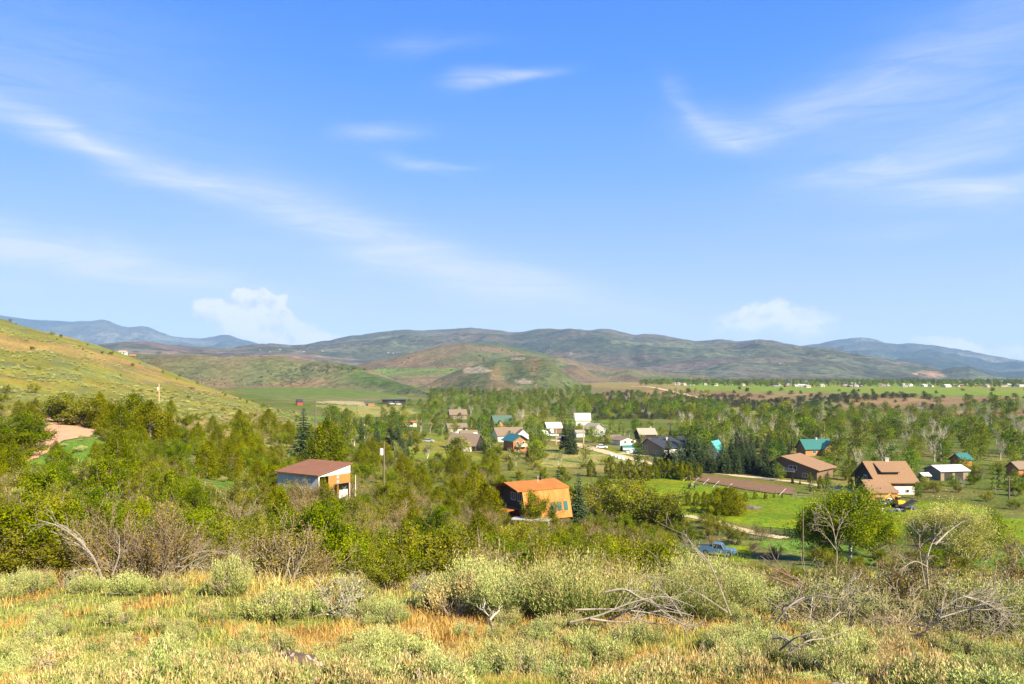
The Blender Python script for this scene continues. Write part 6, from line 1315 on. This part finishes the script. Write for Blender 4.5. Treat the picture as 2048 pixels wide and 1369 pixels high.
# big red twiggy shrub
p = shrub_proto(201, 2.6, 4.6, M['rust'], M['bark'], 6500, .06, 26, (4, 5), .10); x, z = G(290, 22)
t = thing('twiggy_shrub', 'big rust-tinged twiggy shrub fanning upward at the left meadow edge', 'shrub', (x, 22, z))
for pn, me in p.parts: c = bpy.data.objects.new(pn, me); COL.objects.link(c); c.parent = t
for px, Y, h_, w_, lab, k in ((90, 24, 2.0, 1.5, 'broad yellowish twiggy shrub behind the bleached limbs, far left', 'olive'), (560, 25, 2.6, 1.0, 'dense brown shrub behind the rounded spiky sagebrush', 'twiggy'), (640, 30, 3.2, .8, 'bright green upright shrub behind the dense brown shrub', 'green'), (780, 21, 1.3, 1.2, 'dark green low shrub behind the mid front sagebrush', 'olive')):
    x, z = G(px, Y); one(k, 0, x, Y, z, h_, .4, w_, lab)
# ------------------------------------------------------------------ labels for everything planted by rule
LM = [('the metal shed', 630, 95), ('the orange gambrel house', 1070, 120), ('the bend in the dirt road', 130, 110), ('the hillside transformer pole', 318, 235), ('the tall dark pole', 631, 150), ('the black cow', 1384, 205), ('the black-roofed house', 1326, 292),
      ('the white-walled garage house', 1018, 352), ('the big chalet', 1777, 203), ('the long tan-roofed house', 1597, 232), ('the pole barn', 1892, 228), ('the iron picket fence', 1590, 140), ('the blue pickup', 1436, 121), ('the branch pile', 1270, 13.2), ('the large dark boulder', 592, 9),
      ('the large dead shrub', 1730, 14.2), ('the golden-topped sagebrush', 1160, 15.2), ('the spiky sagebrush', 560, 15.5), ('the red twiggy shrub', 290, 22), ('the timber frame', 449, 108), ('the grey gabled house', 1188, 395), ('the tan house', 915, 520), ('the chalet with green roof', 1003, 452),
      ('the black modern house', 788, 760), ('the large pale willow', 1865, 104), ('the teal A-frame', 1430, 285), ('the bench track', 1340, 1000), ('the red town barn', 1432, 1900), ('the poplar spire', 1868, 1480), ('the white town house', 1615, 1190), ('the village spruces', 745, 262), ('the shingled house', 931, 300), ('the weathered pole', 768, 110), ('the tilted corral braces', 1420, 215), ('the stucco town house', 1804, 1430), ('the brush pile', 1498, 165), ('the straw tuft', 1830, 7.6), ('the bright cottonwoods', 1690, 116)]
cl_ = {}
for (o, desc, x, y, zt, r) in AUTO:
    px = 1024+F*x/y; py = PY(zt, y); best = min(LM, key=lambda l: ((px-l[1])/60)**2+(math.log(y/l[2])*6)**2)
    dx = px-best[1]; dl = math.log(y/best[2]); tol = 45
    rel = ('left' if dx < -tol else 'right' if dx > tol else '')
    dep = ('behind' if dl > .10 else 'in front' if dl < -.10 else '')
    rl = {('left', ''): 'left of', ('right', ''): 'right of', ('', ''): 'beside', ('', 'behind'): 'behind', ('', 'in front'): 'in front of', ('left', 'behind'): 'behind and left of', ('right', 'behind'): 'behind and right of', ('left', 'in front'): 'before and left of', ('right', 'in front'): 'before and right of'}[(rel, dep)]
    cl_.setdefault((desc, rl, best[0]), []).append([o, px, py, y, r, zt])
for (desc, rl, lm), L_ in cl_.items():
    base = '%s %s %s' % (desc, rl, lm)
    if len(L_) == 1: L_[0][0]['label'] = base; continue
    rest = list(L_); used = []
    def pick(word, key):
        if len(rest) > 1 and rest:
            e = min(rest, key=key); rest.remove(e); e[0]['label'] = word+' '+base
    pick('leftmost', lambda e: e[1]); pick('rightmost', lambda e: -e[1])
    if len(L_) > 3: pick('nearest', lambda e: e[3])
    if len(L_) > 4: pick('farthest', lambda e: -e[3])
    if len(L_) > 5: pick('highest-topped', lambda e: e[2])
    if len(L_) > 6: pick('broadest', lambda e: -e[4]/e[3])
    pl = lambda d: d if d.endswith('brush') else (d[:-2]+'shes' if d.endswith('sh') else d+'s')
    if len(rest) == 1: rest[0][0]['label'] = 'middle '+base
    elif len(rest) > 1:
        hs_ = sorted(e[4] for e in rest); md = sorted(e[3] for e in rest)[len(rest)//2]; mx_ = sorted(e[1] for e in rest)[len(rest)//2]; q1, q2 = hs_[len(hs_)//3], hs_[2*len(hs_)//3]; sub = {}
        for e in rest:
            k = ('right-hand ' if e[1] >= mx_ else 'left-hand ')
            if len(rest) > 2: k = ('farther ' if e[3] >= md else 'nearer ')+k
            if len(rest) > 5: k += 'large ' if e[4] >= q2 else 'small ' if e[4] < q1 else 'medium '
            sub.setdefault(k, []).append(e)
        for k, L2 in sub.items():
            if len(L2) in (2, 3):
                L2.sort(key=lambda e: e[1])
                for e, w_ in zip(L2, (['west', 'east'] if len(L2) == 2 else ['west', 'mid', 'east'])): e[0]['label'] = {'west': 'first ', 'mid': 'second ', 'east': 'last '}[w_]+k+base
            elif len(L2) > 3:
                L2.sort(key=lambda e: e[1]); od = ['first ', 'second ', 'third ', 'fourth ', 'fifth ', 'sixth ', 'seventh ', 'eighth ', 'ninth ', 'tenth ', 'eleventh ']; L2[-1][0]['label'] = 'last '+k+base
                for n_, e in enumerate(L2[:-1]): e[0]['label'] = (od[n_] if n_ < 11 else '')+k+base
            else: L2[0][0]['label'] = k+base
    for e in L_:
        wds = e[0].get('label', '').split()
        if len(wds) > 16:
            for dr in ('and', 'the', 'clump'):
                if len(wds) > 16 and dr in wds: wds.remove(dr)
            if len(wds) > 16: wds = [{'left-hand': 'left', 'right-hand': 'right'}.get(w, w) for w in wds]; wds = [w for i_, w in enumerate(wds) if not (w == 'of' and i_ > 6)][:16]
            e[0]['label'] = ' '.join(wds)
        if not e[0].get('group'): e[0]['group'] = pl(desc)+' '+rl+' '+lm
# ------------------------------------------------------------------ haze
hz_ = MB(); hz_.box((0, 8300, 430), (26000, 16800, 1160)); HZ = hz_.build('haze', []); tag(HZ, 'thin bluish valley haze filling the air', 'haze', kind='stuff')
HZ.location.z = 0
m = bpy.data.materials.new('haze_air'); m.use_nodes = True; t_ = m.node_tree; t_.nodes.clear(); oo = N(t_, 'ShaderNodeOutputMaterial'); pv = N(t_, 'ShaderNodeVolumePrincipled')
pv.inputs['Color'].default_value = (.40, .64, 1.0, 1); pv.inputs['Density'].default_value = 4.2e-5; pv.inputs['Anisotropy'].default_value = 0.0; t_.links.new(pv.outputs[0], oo.inputs['Volume']); HZ.data.materials.clear(); HZ.data.materials.append(m)
